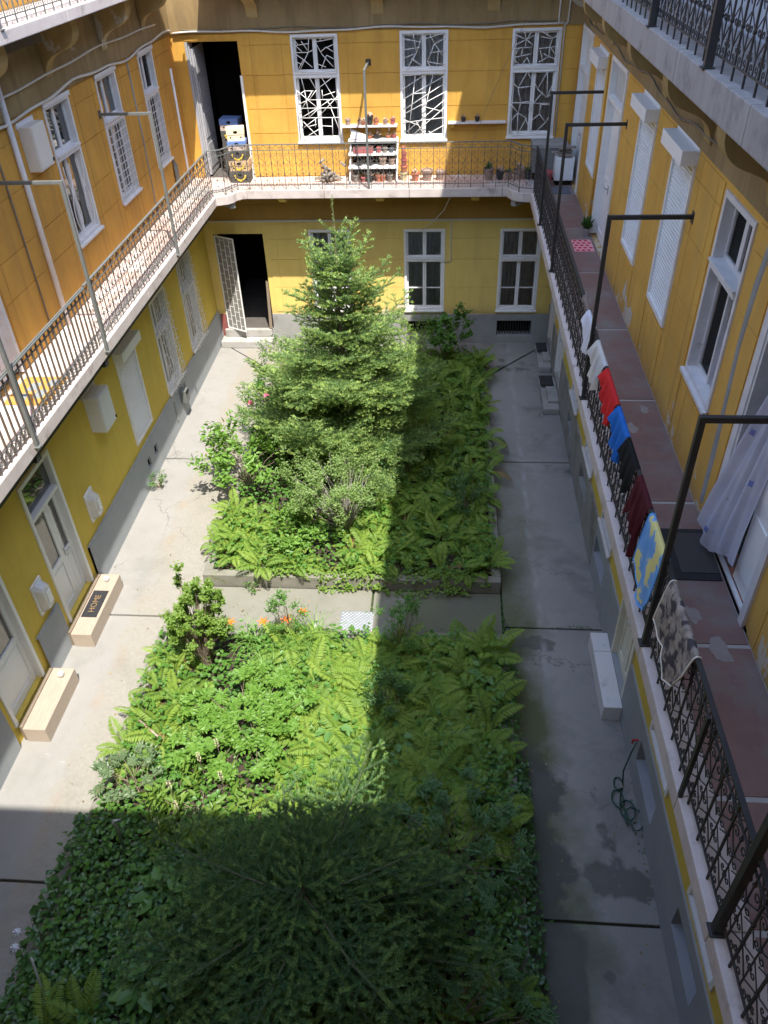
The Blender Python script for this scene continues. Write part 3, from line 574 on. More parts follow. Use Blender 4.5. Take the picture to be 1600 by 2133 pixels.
wall_zone(RWG, 'lower_wall', mapRG, Y0, 16.1, 1.14, 4.25, opsRG, m_yellow); wall_zone(RWG, 'lower_wall', mapRG, 16.1, Y1, 1.14, 4.25, opsRG, m_yellow); wall_zone(RWG, 'plinth', mapRG, Y0, 10.95, -.05, 1.14, opsRG, m_plinth, d=.03); wall_zone(RWG, 'plinth', mapRG, 10.95, Y1, -.05, 1.14, opsRG, m_plinth_r, d=.03)
panels(RWG, mapR, m_ochre_r, [(8.62, 9.7), (10.85, 11.9), (13.02, 14.35), (16.0, 16.34), (17.48, 18.3), (4.0, 5.2), (6.8, 7.42)], rowsU); panels(RWG, mapR, m_ochre_r, [(a, b) for a, b in ((7.5, 8.52), (9.76, 10.8), (11.94, 12.98), (16.39, 17.43))], [(F1 + .02, 5.24)])
for c in (14.72, 12.5, 10.3, 5.95, 3.82): window(RWG, mapRG, c - .5, c + .5, 1.27, 3.1, paint=m_white if c < 9 else m_white_old, recess=.1, sill=c > 9)
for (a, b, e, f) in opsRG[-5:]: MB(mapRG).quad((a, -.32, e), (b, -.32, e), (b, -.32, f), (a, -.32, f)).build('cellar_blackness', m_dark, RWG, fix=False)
panel_door(RWG, mapRG, 7.67, 8.67, .3, 3.1, mottled('ivory_door_paint', (.74, .71, .58), (.68, .65, .52), 4, .5, 0), 2, recess=.06); panel_door(RWG, mapRG, 16.9, 17.9, .3, 3.1, m_white, 2, recess=.04); panel_door(RWG, mapRG, 18.85, 19.75, .3, 3.1, m_cream, 1, recess=.04)
shutter(RWG, mapR, 16.39, 17.43, 5.34, 7.44); shutter(RWG, mapR, 11.94, 12.98, 5.32, 7.5, .2, .17); shutter(RWG, mapR, 9.76, 10.8, 5.34, 7.52, .2, .17)
panel_door(RWG, mapR, 18.35, 19.85, F1 + .03, 7.54, m_white, 2, transom=6.75, glaz=m_white); panel_door(RWG, mapR, 14.4, 15.9, F1 + .03, 7.55, m_white, 2, transom=6.9, glaz=curt)
wo = window(RWG, mapR, 7.5, 8.52, 5.43, 7.46, paint=m_white_old, glass=m_glass, opened=True, recess=.09)
m = MB()                        # sash of the open window swung inwards
for a, b, e, f in ((0, .045, 5.5, 6.68), (.40, .445, 5.5, 6.68), (.045, .40, 5.5, 5.545), (.045, .40, 6.635, 6.68), (.045, .4, 6.02, 6.045)): m.box(XR + .12 + a, XR + .12 + b, 8.40, 8.44, e, f)
m.build('open_sash', m_white_old, wo); MB().box(XR + .165, XR + .52, 8.416, 8.424, 5.545, 6.635).build('pane', m_glass, wo)
c = MB(mapR)
sheer = cloth('sheer_white_cloth', (.74, .73, .78), (.66, .65, .72), 3, .4, alpha=.12)
for i in range(24):
    a, b = 7.57 + .46 * i / 24, 7.57 + .46 * (i + 1) / 24; fd = lambda k: -.16 + .03 * math.sin(k * 1.1) + .02 * math.sin(k * 2.7)
    c.quad((a, fd(i) + .02, 5.5), (b, fd(i + 1) + .02, 5.5), (7.57 + (b - 7.57) * .55, fd(i + 1), 6.66), (7.57 + (a - 7.57) * .55, fd(i), 6.66))
c.build('tied_curtain', sheer, wo, smooth=True, fix=False)
window(RWG, mapR, 2.9, 3.95, *WT)
# open doorway with blown curtain
doorway(RWG, mapR, 5.29, 6.72, F1 + .04, 7.5)
m = MB(mapR); m.box(6.60, 6.72, -.2, .03, F1, 7.5); m.box(6.56, 6.60, -.15, .015, F1, 7.5); m.box(5.29, 5.40, -.2, .03, F1, 7.5); m.box(5.40, 6.56, -.2, .03, 7.38, 7.5); dfr = m.build('door_casing', m_white_old, RWG)
m = MB(mapR); m.box(5.41, 5.92, -.10, -.05, F1 + .08, 7.36); m.box(5.47, 5.86, -.05, -.035, F1 + .25, 5.35); m.box(5.47, 5.86, -.05, -.035, 5.5, 7.2); m.build('fixed_door_leaf', m_white, dfr)
MB(mapR).box(5.3, 6.7, -.04, .0, F1 + .0, F1 + .07).build('door_sill', m_white_old, dfr)
for k in range(7): MB(mapR).box(5.42 + k * .165, 5.575 + k * .165, -.2, -.045, F1 + .04, F1 + .062).build('sill_tile', m_terra if k % 2 else m_floor_r, dfr)
panel_door(RWG, mapR, 6.2, 7.2, F2 + .02, 11.4, mottled('pale_blue_door', (.55, .62, .74), (.50, .57, .69), 4, .5, 0), 2)
for (y, z) in ((16.95, 4.85), (12.4, 4.9), (10.25, 4.95)):
    m = MB(mapR); n = 12; m.add([(y + .11 * math.cos(2 * math.pi * k / n) * (1 + .15 * math.sin(3 * k)), .010, z + .16 * math.sin(2 * math.pi * k / n)) for k in range(n)] + [(y + .11 * math.cos(2 * math.pi * k / n), -.02, z + .16 * math.sin(2 * math.pi * k / n)) for k in range(n)], [tuple(range(n))] + [(k, (k + 1) % n, n + (k + 1) % n, n + k) for k in range(n)]); m.build('cement_patch', m_plinth_w, RWG)
# grey cement chase between open window and open door
m = MB(mapR); pts = [(7.02, 4.6), (7.05, 5.2), (7.1, 5.8), (7.16, 6.4), (7.14, 7.0), (7.05, 7.55)]
for i in range(len(pts) - 1):
    (a, e), (b, f) = pts[i], pts[i + 1]; w0, w1 = .07 + .015 * math.sin(i * 2), .07 + .015 * math.sin(i * 2 + 2)
    m.add([(a - w0, .0, e), (a + w0, .0, e), (b + w1, .0, f), (b - w1, .0, f), (a - w0 * .5, .022, e), (a + w0 * .5, .022, e), (b + w1 * .5, .022, f), (b - w1 * .5, .022, f)], [(0, 4, 7, 3), (4, 5, 6, 7), (5, 1, 2, 6)])
m.build('cement_chase', m_plinth_w, RWG)
# ---- near wing behind the camera (casts the shade over the near bed)
NWG = thing('courtyard_wing', 'near wing on the viewer side, out of the picture', 'building', (-1.7, -2.1, 0))
wall_zone(NWG, 'wall', lambda u, d, z: (u, -1.9 + d, z), XA, XB, -.05, EAVE - .1, [], m_ochre)
# roofs with eaves: the right and near eaves draw the shade edges in the yard
MB().box(1.70, XR + 6, -8, YB + 6, EAVE - .1, EAVE + .05).build('roof', m_roof, RWG); MB().box(XA - 2, 1.695, -8, -.18, EAVE - .1, EAVE + .05).build('roof', m_roof, NWG)
MB().box(XL - 6, XL + .1, -.175, YB + 6, 11.5, 11.6).build('roof', m_roof, LWG); MB().box(XL + .105, 1.695, YB - .1, YB + 6, 11.5, 11.6).build('roof', m_roof, BWG)  # unseen left and far roofs, kept low with scant overhang to admit more skylight
# ------------------------------------------------------------------ galleries
def spiral(cx, cz, r, turns, start, n=14, sgn=1):
    return [(cx + sgn * r * (1 - .8 * t / n) * math.cos(start + turns * 2 * math.pi * t / n), 0, cz + r * (1 - .8 * t / n) * math.sin(start + turns * 2 * math.pi * t / n)) for t in range(n + 1)]
UW = .288
def ornament_mesh(name, mat, rich=False):
    m = MB(); R = .0055
    m.tube([(0, 0, .10), (0, 0, .985 if rich else .87)], .0065, 4)
    for s in (-1, 1):
        m.tube([(0, 0, .985), (s * .05, 0, .93), (s * .088, 0, .885)] , R, 4); m.tube(spiral(s * .095, .925, .032, .95, -1.6, 10, s), R * .9, 4)
        m.tube([(0, 0, .60), (s * .055, 0, .655), (s * .118, 0, .725)] + [p for p in spiral(s * .072, .765, .05, 1.15, -.5, 13, s)], R, 4)
        m.tube([(s * UW / 2, 0, .60), (s * .10, 0, .55), (s * .05, 0, .50)], R * .9, 4); m.tube(spiral(s * .048, .565, .034, 1.1, 3.4, 11, s), R * .9, 4)
        m.tube(spiral(s * .048, .365, .034, 1.1, 2.8, 11, s), R * .9, 4)
        m.tube([(0, 0, .20), (s * .06, 0, .265), (s * UW / 2, 0, .345)], R, 4)
        m.tube([(0, 0, .47), (s * .06, 0, .42), (s * UW / 2, 0, .35)], R * .9, 4)
        m.tube(spiral(s * .06, .145, .036, 1.1, -1.5, 11, s), R * .9, 4)
        if rich:
            m.tube(spiral(s * .105, .20, .030, 1.1, 1.5, 11, -s), R * 1.1, 4); m.tube([(s * UW / 2, 0, .78), (s * .1, 0, .83), (s * .03, 0, .87)], R, 4)
    for z in (.35, .6, .8): m.box(-.011, .011, -.011, .011, z - .012, z + .012)
    me = bpy.data.meshes.new(name); me.from_pydata(m.v, [], m.f); me.materials.append(mat); return me
def bar_mesh(name, mat, r, z0, z1):
    m = MB(); m.box(-r, r, -r, r, z0, z1); m.box(-r * 1.7, r * 1.7, -r * 1.7, r * 1.7, .34, .365); m.box(-r * 1.7, r * 1.7, -r * 1.7, r * 1.7, .59, .615)
    me = bpy.data.meshes.new(name); me.from_pydata(m.v, [], m.f); me.materials.append(mat); return me
def railing(parent, segs, z, mats, label, plain=None, rich=False, h=.985, cap=.022):
    om = ornament_mesh('scroll_ornament', mats[0], rich); bm_ = bar_mesh('baluster', mats[0], .0075, 0, .985)
    m = MB()
    for (a, b) in segs:
        a, b = Vector((*a, 0)), Vector((*b, 0)); d = (b - a); L = d.length; t = d / L; nrm = Vector((-t.y, t.x, 0))
        def rail(w, z0, z1):
            p = [a + nrm * w, b + nrm * w, b - nrm * w, a - nrm * w]; m.add([(q.x, q.y, z + z0) for q in p] + [(q.x, q.y, z + z1) for q in p], [(0, 1, 2, 3), (4, 5, 6, 7), (0, 1, 5, 4), (1, 2, 6, 5), (2, 3, 7, 6), (3, 0, 4, 7)])
        rail(cap, h, h + .016); rail(.008, .865, .878); rail(.008, .095, .108)
    rl = m.build('railing', mats[1], parent); rl['label'] = label
    for (a, b) in segs:
        a, b = Vector((*a, 0)), Vector((*b, 0)); d = b - a; n = max(1, round(d.length / UW)); ang = math.atan2(d.y, d.x); sx = d.length / n / UW
        for i in range(n):
            p = a + d * (i / n); inst(bm_, 'baluster', rl, (p.x, p.y, z), ang)
            q = a + d * ((i + .5) / n); inst(om, 'scroll_ornament', rl, (q.x, q.y, z), ang, (sx, 1, 1))
        inst(bm_, 'baluster', rl, (b.x, b.y, z), ang)
    return rl
m_corbel = plaster('corbel_plaster', (.42, .31, .14), (.34, .24, .10), (.22, .16, .075), peel=(.46, .42, .36), peel_thr=(.6, .63))
def corbel(parent, mp, u, ztop, depth, mat, w=.13, s_shape=True):
    prof = []
    n = 14
    for i in range(n + 1):
        t = i / n; prof.append((depth * (.5 + .5 * math.cos(math.pi * t)) * .92 + .06, ztop - .16 - t * .62 - .05 * math.sin(2 * math.pi * t)))
    pts = [(0, ztop)] + [(depth, ztop), (depth, ztop - .1)] + prof + [(0, ztop - .86)]
    m = MB(mp); k = len(pts); m.add([(u - w, d, z) for d, z in pts] + [(u + w, d, z) for d, z in pts], [tuple(range(k)), tuple(range(k, 2 * k))[::-1]] + [(i, (i + 1) % k, k + (i + 1) % k, k + i) for i in range(k)])
    m.build('corbel', mat, parent)
def small_corbel(parent, mp, u, ztop, depth, mat, mat2):
    m = MB(mp); m.box(u - .1, u + .1, 0, depth, ztop - .16, ztop); m.add([(u - .09, .01, ztop - .36), (u + .09, .01, ztop - .36), (u + .09, .01, ztop - .16), (u - .09, .01, ztop - .16), (u - .09, depth * .6, ztop - .3), (u + .09, depth * .6, ztop - .3), (u + .09, depth * .9, ztop - .16), (u - .09, depth * .9, ztop - .16)], [(0, 1, 5, 4), (4, 5, 6, 7), (0, 4, 7, 3), (1, 2, 6, 5)])
    m.build('corbel', mat, parent)
def edge_slab(parent, poly, z0, z1, mat, name='edge_slab'): MB().prism(poly, z0, z1).build(name, mat, parent, bevel=.012)
# first floor
G1 = thing('access_gallery', 'first-floor access gallery with stone edge and scrolled iron railing, round three sides', 'gallery', (-1.7, 19.3, F1 - .2))
eL, eB, eR = -5.36, 18.92, 1.86
ys = [-1.4, .8, 3.0, 5.4, 8.28, 10.95, 13.2, 15.3, 17.2, 18.42]
for i in range(len(ys) - 1): edge_slab(G1, [(eL - .28, ys[i] + .003), (eL, ys[i] + .003), (eL, ys[i + 1] - .003), (eL - .28, ys[i + 1] - .003)], F1 - .2, F1, m_slab)
cornL = [(eL, 18.425), (eL + .10, 18.46), (eL + .25, 18.52), (eL + .35, 18.64), (eL + .40, 18.80), (eL + .50, eB - .02), (eL + .62, eB)]
edge_slab(G1, [(eL - .28, 18.425)] + cornL + [(eL + .62, eB + .28), (eL - .28, eB + .28)], F1 - .2, F1, m_slab, 'corner_slab')
xs = [eL + .62, -2.9, -.9, 1.25]
for i in range(3): edge_slab(G1, [(xs[i] + .003, eB), (xs[i + 1] - .003, eB), (xs[i + 1] - .003, eB + .28), (xs[i] + .003, eB + .28)], F1 - .2, F1, m_slab)
cornR = [(1.255, eB), (1.36, eB), (1.39, eB - .1), (1.45, eB - .25), (1.56, eB - .36), (1.70, eB - .42), (eR, eB - .43)]
edge_slab(G1, cornR + [(eR + .28, eB - .43), (eR + .28, eB + .28), (1.255, eB + .28)], F1 - .2, F1, m_slab, 'corner_slab')
yr = [18.485, 16.23, 13.9, 11.6, 9.45, 7.2, 5.06, 3.5, 2.5, 1.2, -1.4]
for i in range(len(yr) - 1): edge_slab(G1, [(eR, yr[i] - .003), (eR, yr[i + 1] + .003), (eR + .28, yr[i + 1] + .003), (eR + .28, yr[i] - .003)], F1 - .2, F1 + RNG.uniform(-.004, .002), m_slab)
# paving: red marble flags with mortar joints on a bed slab
MB().prism([(XL - .01, -1.4), (eL - .282, -1.4), (eL - .282, eB + .282), (eR + .282, eB + .282), (eR + .282, -1.4), (XR + .01, -1.4), (XR + .01, YB + .01), (XL - .01, YB + .01)], F1 - .16, F1 - .012).build('gallery_bed', m_joint, G1)
for i in range(len(ys) - 1):
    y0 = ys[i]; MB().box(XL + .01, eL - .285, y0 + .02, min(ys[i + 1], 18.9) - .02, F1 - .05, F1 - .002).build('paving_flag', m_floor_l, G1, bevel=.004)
for i in range(4): a = [-6.27, -4.7, -2.9, -.9, 1.9][i]; b = [-6.27, -4.7, -2.9, -.9, 1.9][i + 1]; MB().box(a + .02, b - .02, eB + .29, YB - .01, F1 - .05, F1 - .002).build('paving_flag', m_floor_l, G1, bevel=.004)
yy = [YB] + yr
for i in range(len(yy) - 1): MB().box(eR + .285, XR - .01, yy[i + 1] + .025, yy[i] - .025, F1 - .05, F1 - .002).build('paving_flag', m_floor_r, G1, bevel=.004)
# cement repairs on the right gallery floor
m_patch = mottled('greyed_mortar', (.32, .285, .265), (.26, .225, .21), 9, .9, .2)
for (px0, py0, rr) in ((2.42, 5.45, .07), (2.56, 5.0, .10), (2.40, 8.75, .08), (2.66, 9.2, .06)):
    n = 36; ring = [(px0 + rr * (1 + .22 * math.sin(2 * a + px0 * 9) + .12 * math.sin(5 * a + py0)) * math.cos(a), py0 + rr * 1.5 * (1 + .2 * math.sin(3 * a + py0 * 7) + .08 * math.sin(7 * a)) * math.sin(a)) for a in (2 * math.pi * k / n for k in range(n))]
    MB().prism(ring, F1 - .004, F1 + .001).build('cement_patch', m_patch, G1)
# steel beams under the slab and corbels
m = MB(); m.box(eL - .13, eL - .07, -1.4, 18.3, F1 - .32, F1 - .2); m.build('steel_beam', m_iron, G1)
for y in (8.3, 10.95): MB().box(XL, eL - .02, y - .06, y + .06, F1 - .34, F1 - .205).build('cantilever_beam', m_iron, G1)
for u in (-4.05, -1.65, .66): small_corbel(G1, mapB, u, F1 - .2, .62, m_paleyel, m_paleyel)
for (x0, y0, x1, y1) in ((XL + .1, YB - .1, eL + .3, 18.7), (XR - .1, YB - .1, 1.5, 18.7)):
    m = MB(); m.tube([(x0, y0, F1 - .28), (x1, y1, F1 - .28)], .09, 4); m.build('corner_beam', m_plinth_w, G1)
rw = .06
RL = railing(G1, [((eL - rw, 10.95), (eL - rw, 18.45))], F1, (m_iron_b, m_iron_g), 'sunlit scrolled iron railing along the left gallery')
railing(G1, [((eL - rw, 18.45), (eL + .22, 18.56)), ((eL + .22, 18.56), (eL + .42, 18.95)), ((eL + .42, 18.95), (1.38, 18.95)), ((1.38, 18.95), (1.6, 18.58)), ((1.6, 18.58), (eR + rw, 18.5))], F1, (m_iron_b, m_iron_g), 'scrolled iron railing along the far gallery')
railing(G1, [((eR + rw, 18.5), (eR + rw, -1.2))], F1, (m_iron, m_iron), 'black scrolled iron railing along the right gallery', rich=True, cap=.02)
# plain barred stretch on the near left
m = MB(); X = eL - rw
for z0, z1, w in ((.965, .985, .03), (.985, 1.0, .012), (.87, .885, .008), (.20, .21, .006), (.08, .09, .006)): m.box(X - w, X + w, -1.2, 10.9, F1 + z0, F1 + z1)
pl = m.build('railing', m_iron_g, G1); pl['label'] = 'plain barred grey iron railing on the near left gallery'
bmesh_ = MB().box(-.011, .011, -.011, .011, 0, .97); me = bpy.data.meshes.new('bar'); me.from_pydata(bmesh_.v, [], bmesh_.f); me.materials.append(m_iron_b)
lat = MB(); lat.tube([(-.07, 0, .085), (.07, 0, .205)], .005, 4).tube([(.07, 0, .085), (-.07, 0, .205)], .005, 4); lme = bpy.data.meshes.new('lattice_cross'); lme.from_pydata(lat.v, [], lat.f); lme.materials.append(m_iron_b)
for i in range(42):
    y = 10.85 - i * .14
    inst(me, 'bar', pl, (X, y, F1)); inst(lme, 'lattice_cross', pl, (X, y - .07, F1), math.pi / 2)
# second floor
G2 = thing('access_gallery', 'second-floor access gallery crossing the top corners of the picture', 'gallery', (-1.7, 19.3, F2 - .2))
eL2, eR2, eB2 = -5.36, 2.02, 18.92
yb = [19.2, 17.0, 14.8, 12.6, 10.4, 8.2, 6.0, 3.8, 1.6, -1.2]
for i in range(len(yb) - 1):
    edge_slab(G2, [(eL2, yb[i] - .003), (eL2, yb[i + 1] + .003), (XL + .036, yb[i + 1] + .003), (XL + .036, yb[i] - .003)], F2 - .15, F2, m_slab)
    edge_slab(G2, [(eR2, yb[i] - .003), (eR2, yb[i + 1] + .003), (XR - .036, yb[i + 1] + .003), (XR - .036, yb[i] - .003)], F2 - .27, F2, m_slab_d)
MB().box(eL2 + .003, eR2 - .003, eB2, YB - .036, F2 - .17, F2).build('back_slab', m_slab, G2)
for x0 in (XL + .2,): MB().box(XL + .036, eL2 - .35, -1.2, 12.35, F2 - .34, F2 - .151).build('iron_plate', m_iron, G2)
for y in (18.2, 15.9, 13.45, 11.0, 8.6, 6.2): corbel(G2, mapL, y, F2 - .155, .62, m_corbel)
for x in (-4.35, -1.6, .9): corbel(G2, mapB, x, F2 - .175, .62, m_corbel)
for y in (18.2, 16.0, 13.8, 11.6, 9.4, 7.2): corbel(G2, mapR, y, F2 - .275, .6, m_corbel)
for (a, b) in ((16.9, 17.9), (10.1, 11.4), (7.4, 9.2)): MB().box(eR2 + .25, XR - .1, a, b, F2 - .40, F2 - .272).build('iron_plate', m_iron_b, G2)
railing(G2, [((eL2 - .08, 18.8), (eL2 - .08, 8.3))], F2, (m_iron_g, m_iron_g), 'sunlit iron railing of the upper gallery at top left')
railing(G2, [((eR2 + .08, 18.8), (eR2 + .08, 4.2))], F2, (m_iron, m_iron), 'black iron railing of the upper gallery at top right', rich=True)
# ------------------------------------------------------------------ iron posts with arms to the wall
def gallery_post(x, y, z0, ztop, xw, mat, label, r=.024, group='iron posts holding the galleries', arm_mat=None):
    t = thing('iron_post', label, 'post', (x, y, z0), group); s = 1 if xw > x else -1
    MB().box(x - r, x + r, y - r, y + r, z0 - .02, ztop).build('upright', mat, t, bevel=.004); MB().box(x - .05, x + .05, y - .05, y + .05, z0 + .001, z0 + .012).build('foot_plate', mat, t)
    if xw is not None: MB().box(min(x + s * r, xw), max(x + s * r, xw), y - r * .9, y + r * .9, ztop - 2 * r, ztop - .001).build('arm', arm_mat or mat, t, bevel=.004)
    if xw is not None: MB().box(xw - s * .012, xw, y - .06, y + .06, ztop - .1, ztop + .04).build('wall_plate', m_iron, t)
for y, nm in ((15.1, 'beside the far grilled windows'), (10.98, 'where scrollwork meets plain bars'), (8.28, 'at the picture edge by the plain bars')):
    gallery_post(eL + .025, y, F1 - .1, 6.93, XL, m_iron_g, 'grey square iron post on the left gallery %s' % nm)
for y, nm in ((16.4, 'farthest'), (13.95, 'by the white door'), (9.48, 'beside the white shutters'), (5.06, 'between towel and rug')):
    gallery_post(eR + .03, y, F1, 6.89, XR, m_iron, 'black square iron post with arm of the right gallery, %s' % nm, .025)
t = thing('iron_post', 'grey post with arm to the wall in the middle of the far gallery', 'post', (-1.84, eB + .03, F1), 'iron posts holding the galleries')
MB().box(-1.864, -1.816, eB + .006, eB + .054, F1 - .05, 6.9).build('upright', m_iron_g, t, bevel=.004); MB().box(-1.862, -1.818, eB + .054, YB, 6.85, 6.899).build('arm', m_iron_g, t); MB().box(-1.9, -1.78, YB - .012, YB, 6.8, 6.93).build('wall_plate', m_iron, t)
for y, nm, zt in ((3.5, 'short stay below the rug', 5.42), ):
    t = thing('railing_stay', 'dark %s on the right gallery railing' % nm, 'post', (eR + .03, y, F1)); MB().box(eR, eR + .03, y - .018, y + .018, F1, zt).build('stay_bar', m_iron, t)
gallery_post(eR + .03, 2.5, F1, 6.89, XR, m_iron, 'black square iron post nearest the viewer at bottom right', .03)
for y in (9.6, 7.3): gallery_post(eR2 + .03, y, F2, 11.2, XR, m_iron, 'thick black post of the upper right gallery, %s' % ('farther of two' if y > 9 else 'nearer of two'), .03)
gallery_post(eL2 - .03, 10.6, F2, 11.2, XL, m_iron_g, 'grey post of the upper left gallery cut by the picture edge', .024)

# ------------------------------------------------------------------ fittings on the walls
def cabinet(mp, u0, u1, d, z0, z1, label, mat, cut=False):
    b = MB(mp).box(u0, u1, .0, d, z0, z1).build('meter_cabinet', mat, bevel=.008, label=label, cat='cabinet')
    MB(mp).box(u0 + .02, u1 - .02, d, d + .012, z0 + .02, z1 - .02).build('cabinet_door', mat, b, bevel=.004)
    MB(mp).box(u0 - .05, u1 + .05, .0, .03, z1 - .02, z1 + .06).build('back_board', m_white_old, b)
    MB(mp).box(u1 - .05, u1 - .02, d + .012, d + .03, z0 + .05, z0 + .1).build('latch', m_iron, b)
cabinet(mapL, 12.02, 12.5, .2, 6.76, 7.38, 'cream metal meter cabinet high on the left upper wall', m_cream)
cabinet(mapL, 11.5, 12.0, .28, 2.45, 3.15, 'white meter cabinet under the left gallery beside the roller shutter', m_plastic)
def lamp(u, z, label):
    b = MB(mapL).box(u - .16, u + .16, 0, .04, z - .30, z + .30).build('wall_lamp', m_plastic, bevel=.012, label=label, cat='lamp', group='wall lamps by the left doors')
    m = MB(mapL); c = .06; ring = [(u - .14, z - .28 + c), (u - .14 + c, z - .28), (u + .14 - c, z - .28), (u + .14, z - .28 + c), (u + .14, z + .28 - c), (u + .14 - c, z + .28), (u - .14 + c, z + .28), (u - .14, z + .28 - c)]
    k = .72; vs = [(a, .04, b2) for a, b2 in ring] + [(u + (a - u) * k, .16, z + (b2 - z) * k) for a, b2 in ring]
    m.add(vs, [tuple(range(8, 16))] + [(i, (i + 1) % 8, 8 + (i + 1) % 8, 8 + i) for i in range(8)]); m.build('glass_cover', m_jar, b)
    MB(mapL).box(u - .04, u + .07, .16, .175, z - .12, z + .12).build('clear_window', m_plastic, b, bevel=.004)
lamp(10.67, 1.46, 'white faceted wall lamp farther from the viewer, beside the double door'); lamp(8.40, 1.42, 'white faceted wall lamp between the two glazed doors on the left')
def cable(name, pts, r, mat, label, n=5):
    MB().tube(pts, r, n).build(name, mat, smooth=True, label=label, cat='cable' if 'cable' in name or 'wire' in name else 'pipe')
def wavy(mp, u0, u1, z, d, amp, k, n=40, ph=0, slope=0): return [mp(u0 + (u1 - u0) * i / n, d, z + slope * i / n + amp * math.sin(ph + k * i / n * 6.28) + amp * .4 * math.sin(ph * 2 + k * 2.7 * i / n * 6.28)) for i in range(n + 1)]
cable('cable', wavy(mapL, 8.5, 19.9, 7.55, .06, .05, 2.4), .022, m_cable, 'white cable sagging along the top of the left upper wall')
cable('cable', wavy(mapL, 8.5, 18.9, 7.86, .07, .03, 1.6, ph=1), .018, m_cable, 'upper white cable across the stained band on the left')
cable('cable', wavy(mapB, -6.2, 2.45, 7.52, .06, .025, 2.2), .022, m_cable, 'white cable running along the top of the far upper wall')
cable('cable', wavy(mapB, -6.0, 2.3, 7.57, .055, .02, 3.2, ph=2), .01, m_cabledk, 'thin dark cable above the white one on the far wall')
cable('cable', [mapB(2.45, .06, 7.5), mapB(2.5, .06, 7.55), mapB(2.52, .06, 8.2), mapB(2.3, .06, 8.22), mapB(2.3, .06, 7.55), mapB(2.44, .03, 7.5), mapB(2.45, .04, 5.3)], .02, m_cable, 'white conduit looping by the far right corner')
cable('cable', wavy(mapR, 8.6, 19.6, 7.72, .06, .05, 3.1, ph=.5), .012, m_cabledk, 'dark cable along the right wall above the shutters')
cable('cable', wavy(mapR, 7.0, 19.6, 8.2, .06, .06, 3.6, ph=1.5), .016, m_cable, 'cream cable winding along the stained band of the right wall')
cable('downpipe', [mapL(11.72, .05, 8.5), mapL(11.72, .05, F1)], .045, m_white_old, 'thick white pipe running down the left upper wall', 8)
cable('downpipe', [mapL(11.2, .03, 7.4), mapL(11.2, .03, F1)], .014, m_cabledk, 'thin brown pipe beside the thick white one on the left', 6)
cable('downpipe', [mapL(16.95, .02, 7.6), mapL(17.0, .02, 6.2), mapL(16.95, .02, F1)], .018, m_plinth_w, 'pale pipe stripe between two grilled windows on the left', 6)
cable('downpipe', [mapR(16.15, .03, 7.5), mapR(16.1, .03, F1)], .03, m_ochre_r, 'ochre-painted pipe beside the far shuttered window on the right', 6)
cable('downpipe', [mapL(19.55, .03, 6.9), mapL(19.55, .03, 4.8), mapL(19.6, .03, F1)], .03, m_white, 'white pipe in the far left corner of the gallery', 6)
cable('wire', [Vector(pix(880, 478, 1, YB - .05)), Vector(pix(900, 463, 1, YB - .25)), Vector(pix(925, 438, 1, YB - .6)), Vector(pix(940, 405, 1, eB - .01)), Vector(pix(945, 385, 2, F1 + .02))], .011, m_cable, 'loose yellowish wire hanging from the far gallery edge', 5)
cable('wire', [mapB(.1, .03, 3.36), mapB(.1, .03, 2.3), mapB(-.1, .03, 2.28)], .014, m_cable, 'white wire down the ground-floor wall beside the middle window', 5)
cable('wire', [pix(1115, 0, 1, YB - .4), pix(1050, 140, 1, YB - .5), pix(940, 400, 1, eB)], .006, m_cabledk, 'thin dark wire slanting across the far upper wall', 4)
# mailbox with two iron straps by the grilled window
b = MB(mapL).box(15.85, 16.08, .045, .2, .45, .78).build('mailbox', m_iron_g, bevel=.015, label='small dark metal box fixed low on the left plinth', cat='box'); MB(mapL).box(15.87, 16.06, .2, .215, .7, .74).build('slot', m_hole, b)
for y in (15.4, 16.3): MB(mapL).box(y - .03, y + .03, .045, .07, .28, .75).build('iron_strap', m_plinth_w, label='vertical strap on the left plinth, %s of the dark box' % ('nearer side' if y < 16 else 'far side'), cat='strap')
for (u, z) in ((18.62, 4.95),): MB(mapL).add([(u, .012, z + .3), (u + .16, .05, z + .12), (u + .13, .05, z - .28), (u, .04, z - .42), (u - .13, .05, z - .25), (u - .13, .05, z + .15)], [(0, 1, 2, 3, 4, 5)]).build('wall_plaque', m_granite, label='dark shield-shaped stone plaque low on the left upper wall', cat='plaque', fix=False)
# ------------------------------------------------------------------ steps, mats, jars
def fridge_step(y0, y1, label): return MB().box(XL + .1, XL + .45, y0, y1, .0, .3).build('door_step', m_wood, bevel=.006, label=label, cat='step', group='wood-look steps on the left')
fridge_step(8.62, 10.1, 'pale wood-look step with a black HOME mat on it'); fridge_step(6.72, 7.9, 'pale wood-look step without a mat, nearer the viewer')
for (y0, y1) in ((8.62, 10.1), (6.72, 7.9)): MB().box(XL + .046, XL + .1, y0 + .02, y1 - .02, 0, .32).build('step_riser', m_twig, label='brown riser board between %s door and its step' % ('farther' if y0 > 8 else 'nearer'), cat='board')
mt = MB().box(XL + .13, XL + .40, 9.02, 9.66, .301, .312).build('door_mat', m_rubber, label='black doormat lettered HOME on the wood-look step', cat='mat')
fc = bpy.data.curves.new('lettering', 'FONT'); fc.body = 'HOME'; fc.size = .15; fc.align_x = 'CENTER'; fc.align_y = 'CENTER'; fc.extrude = .001
fo = bpy.data.objects.new('lettering_curve', fc); COL.objects.link(fo); dg = bpy.context.evaluated_depsgraph_get(); lm = bpy.data.meshes.new_from_object(fo.evaluated_get(dg)); bpy.data.objects.remove(fo)
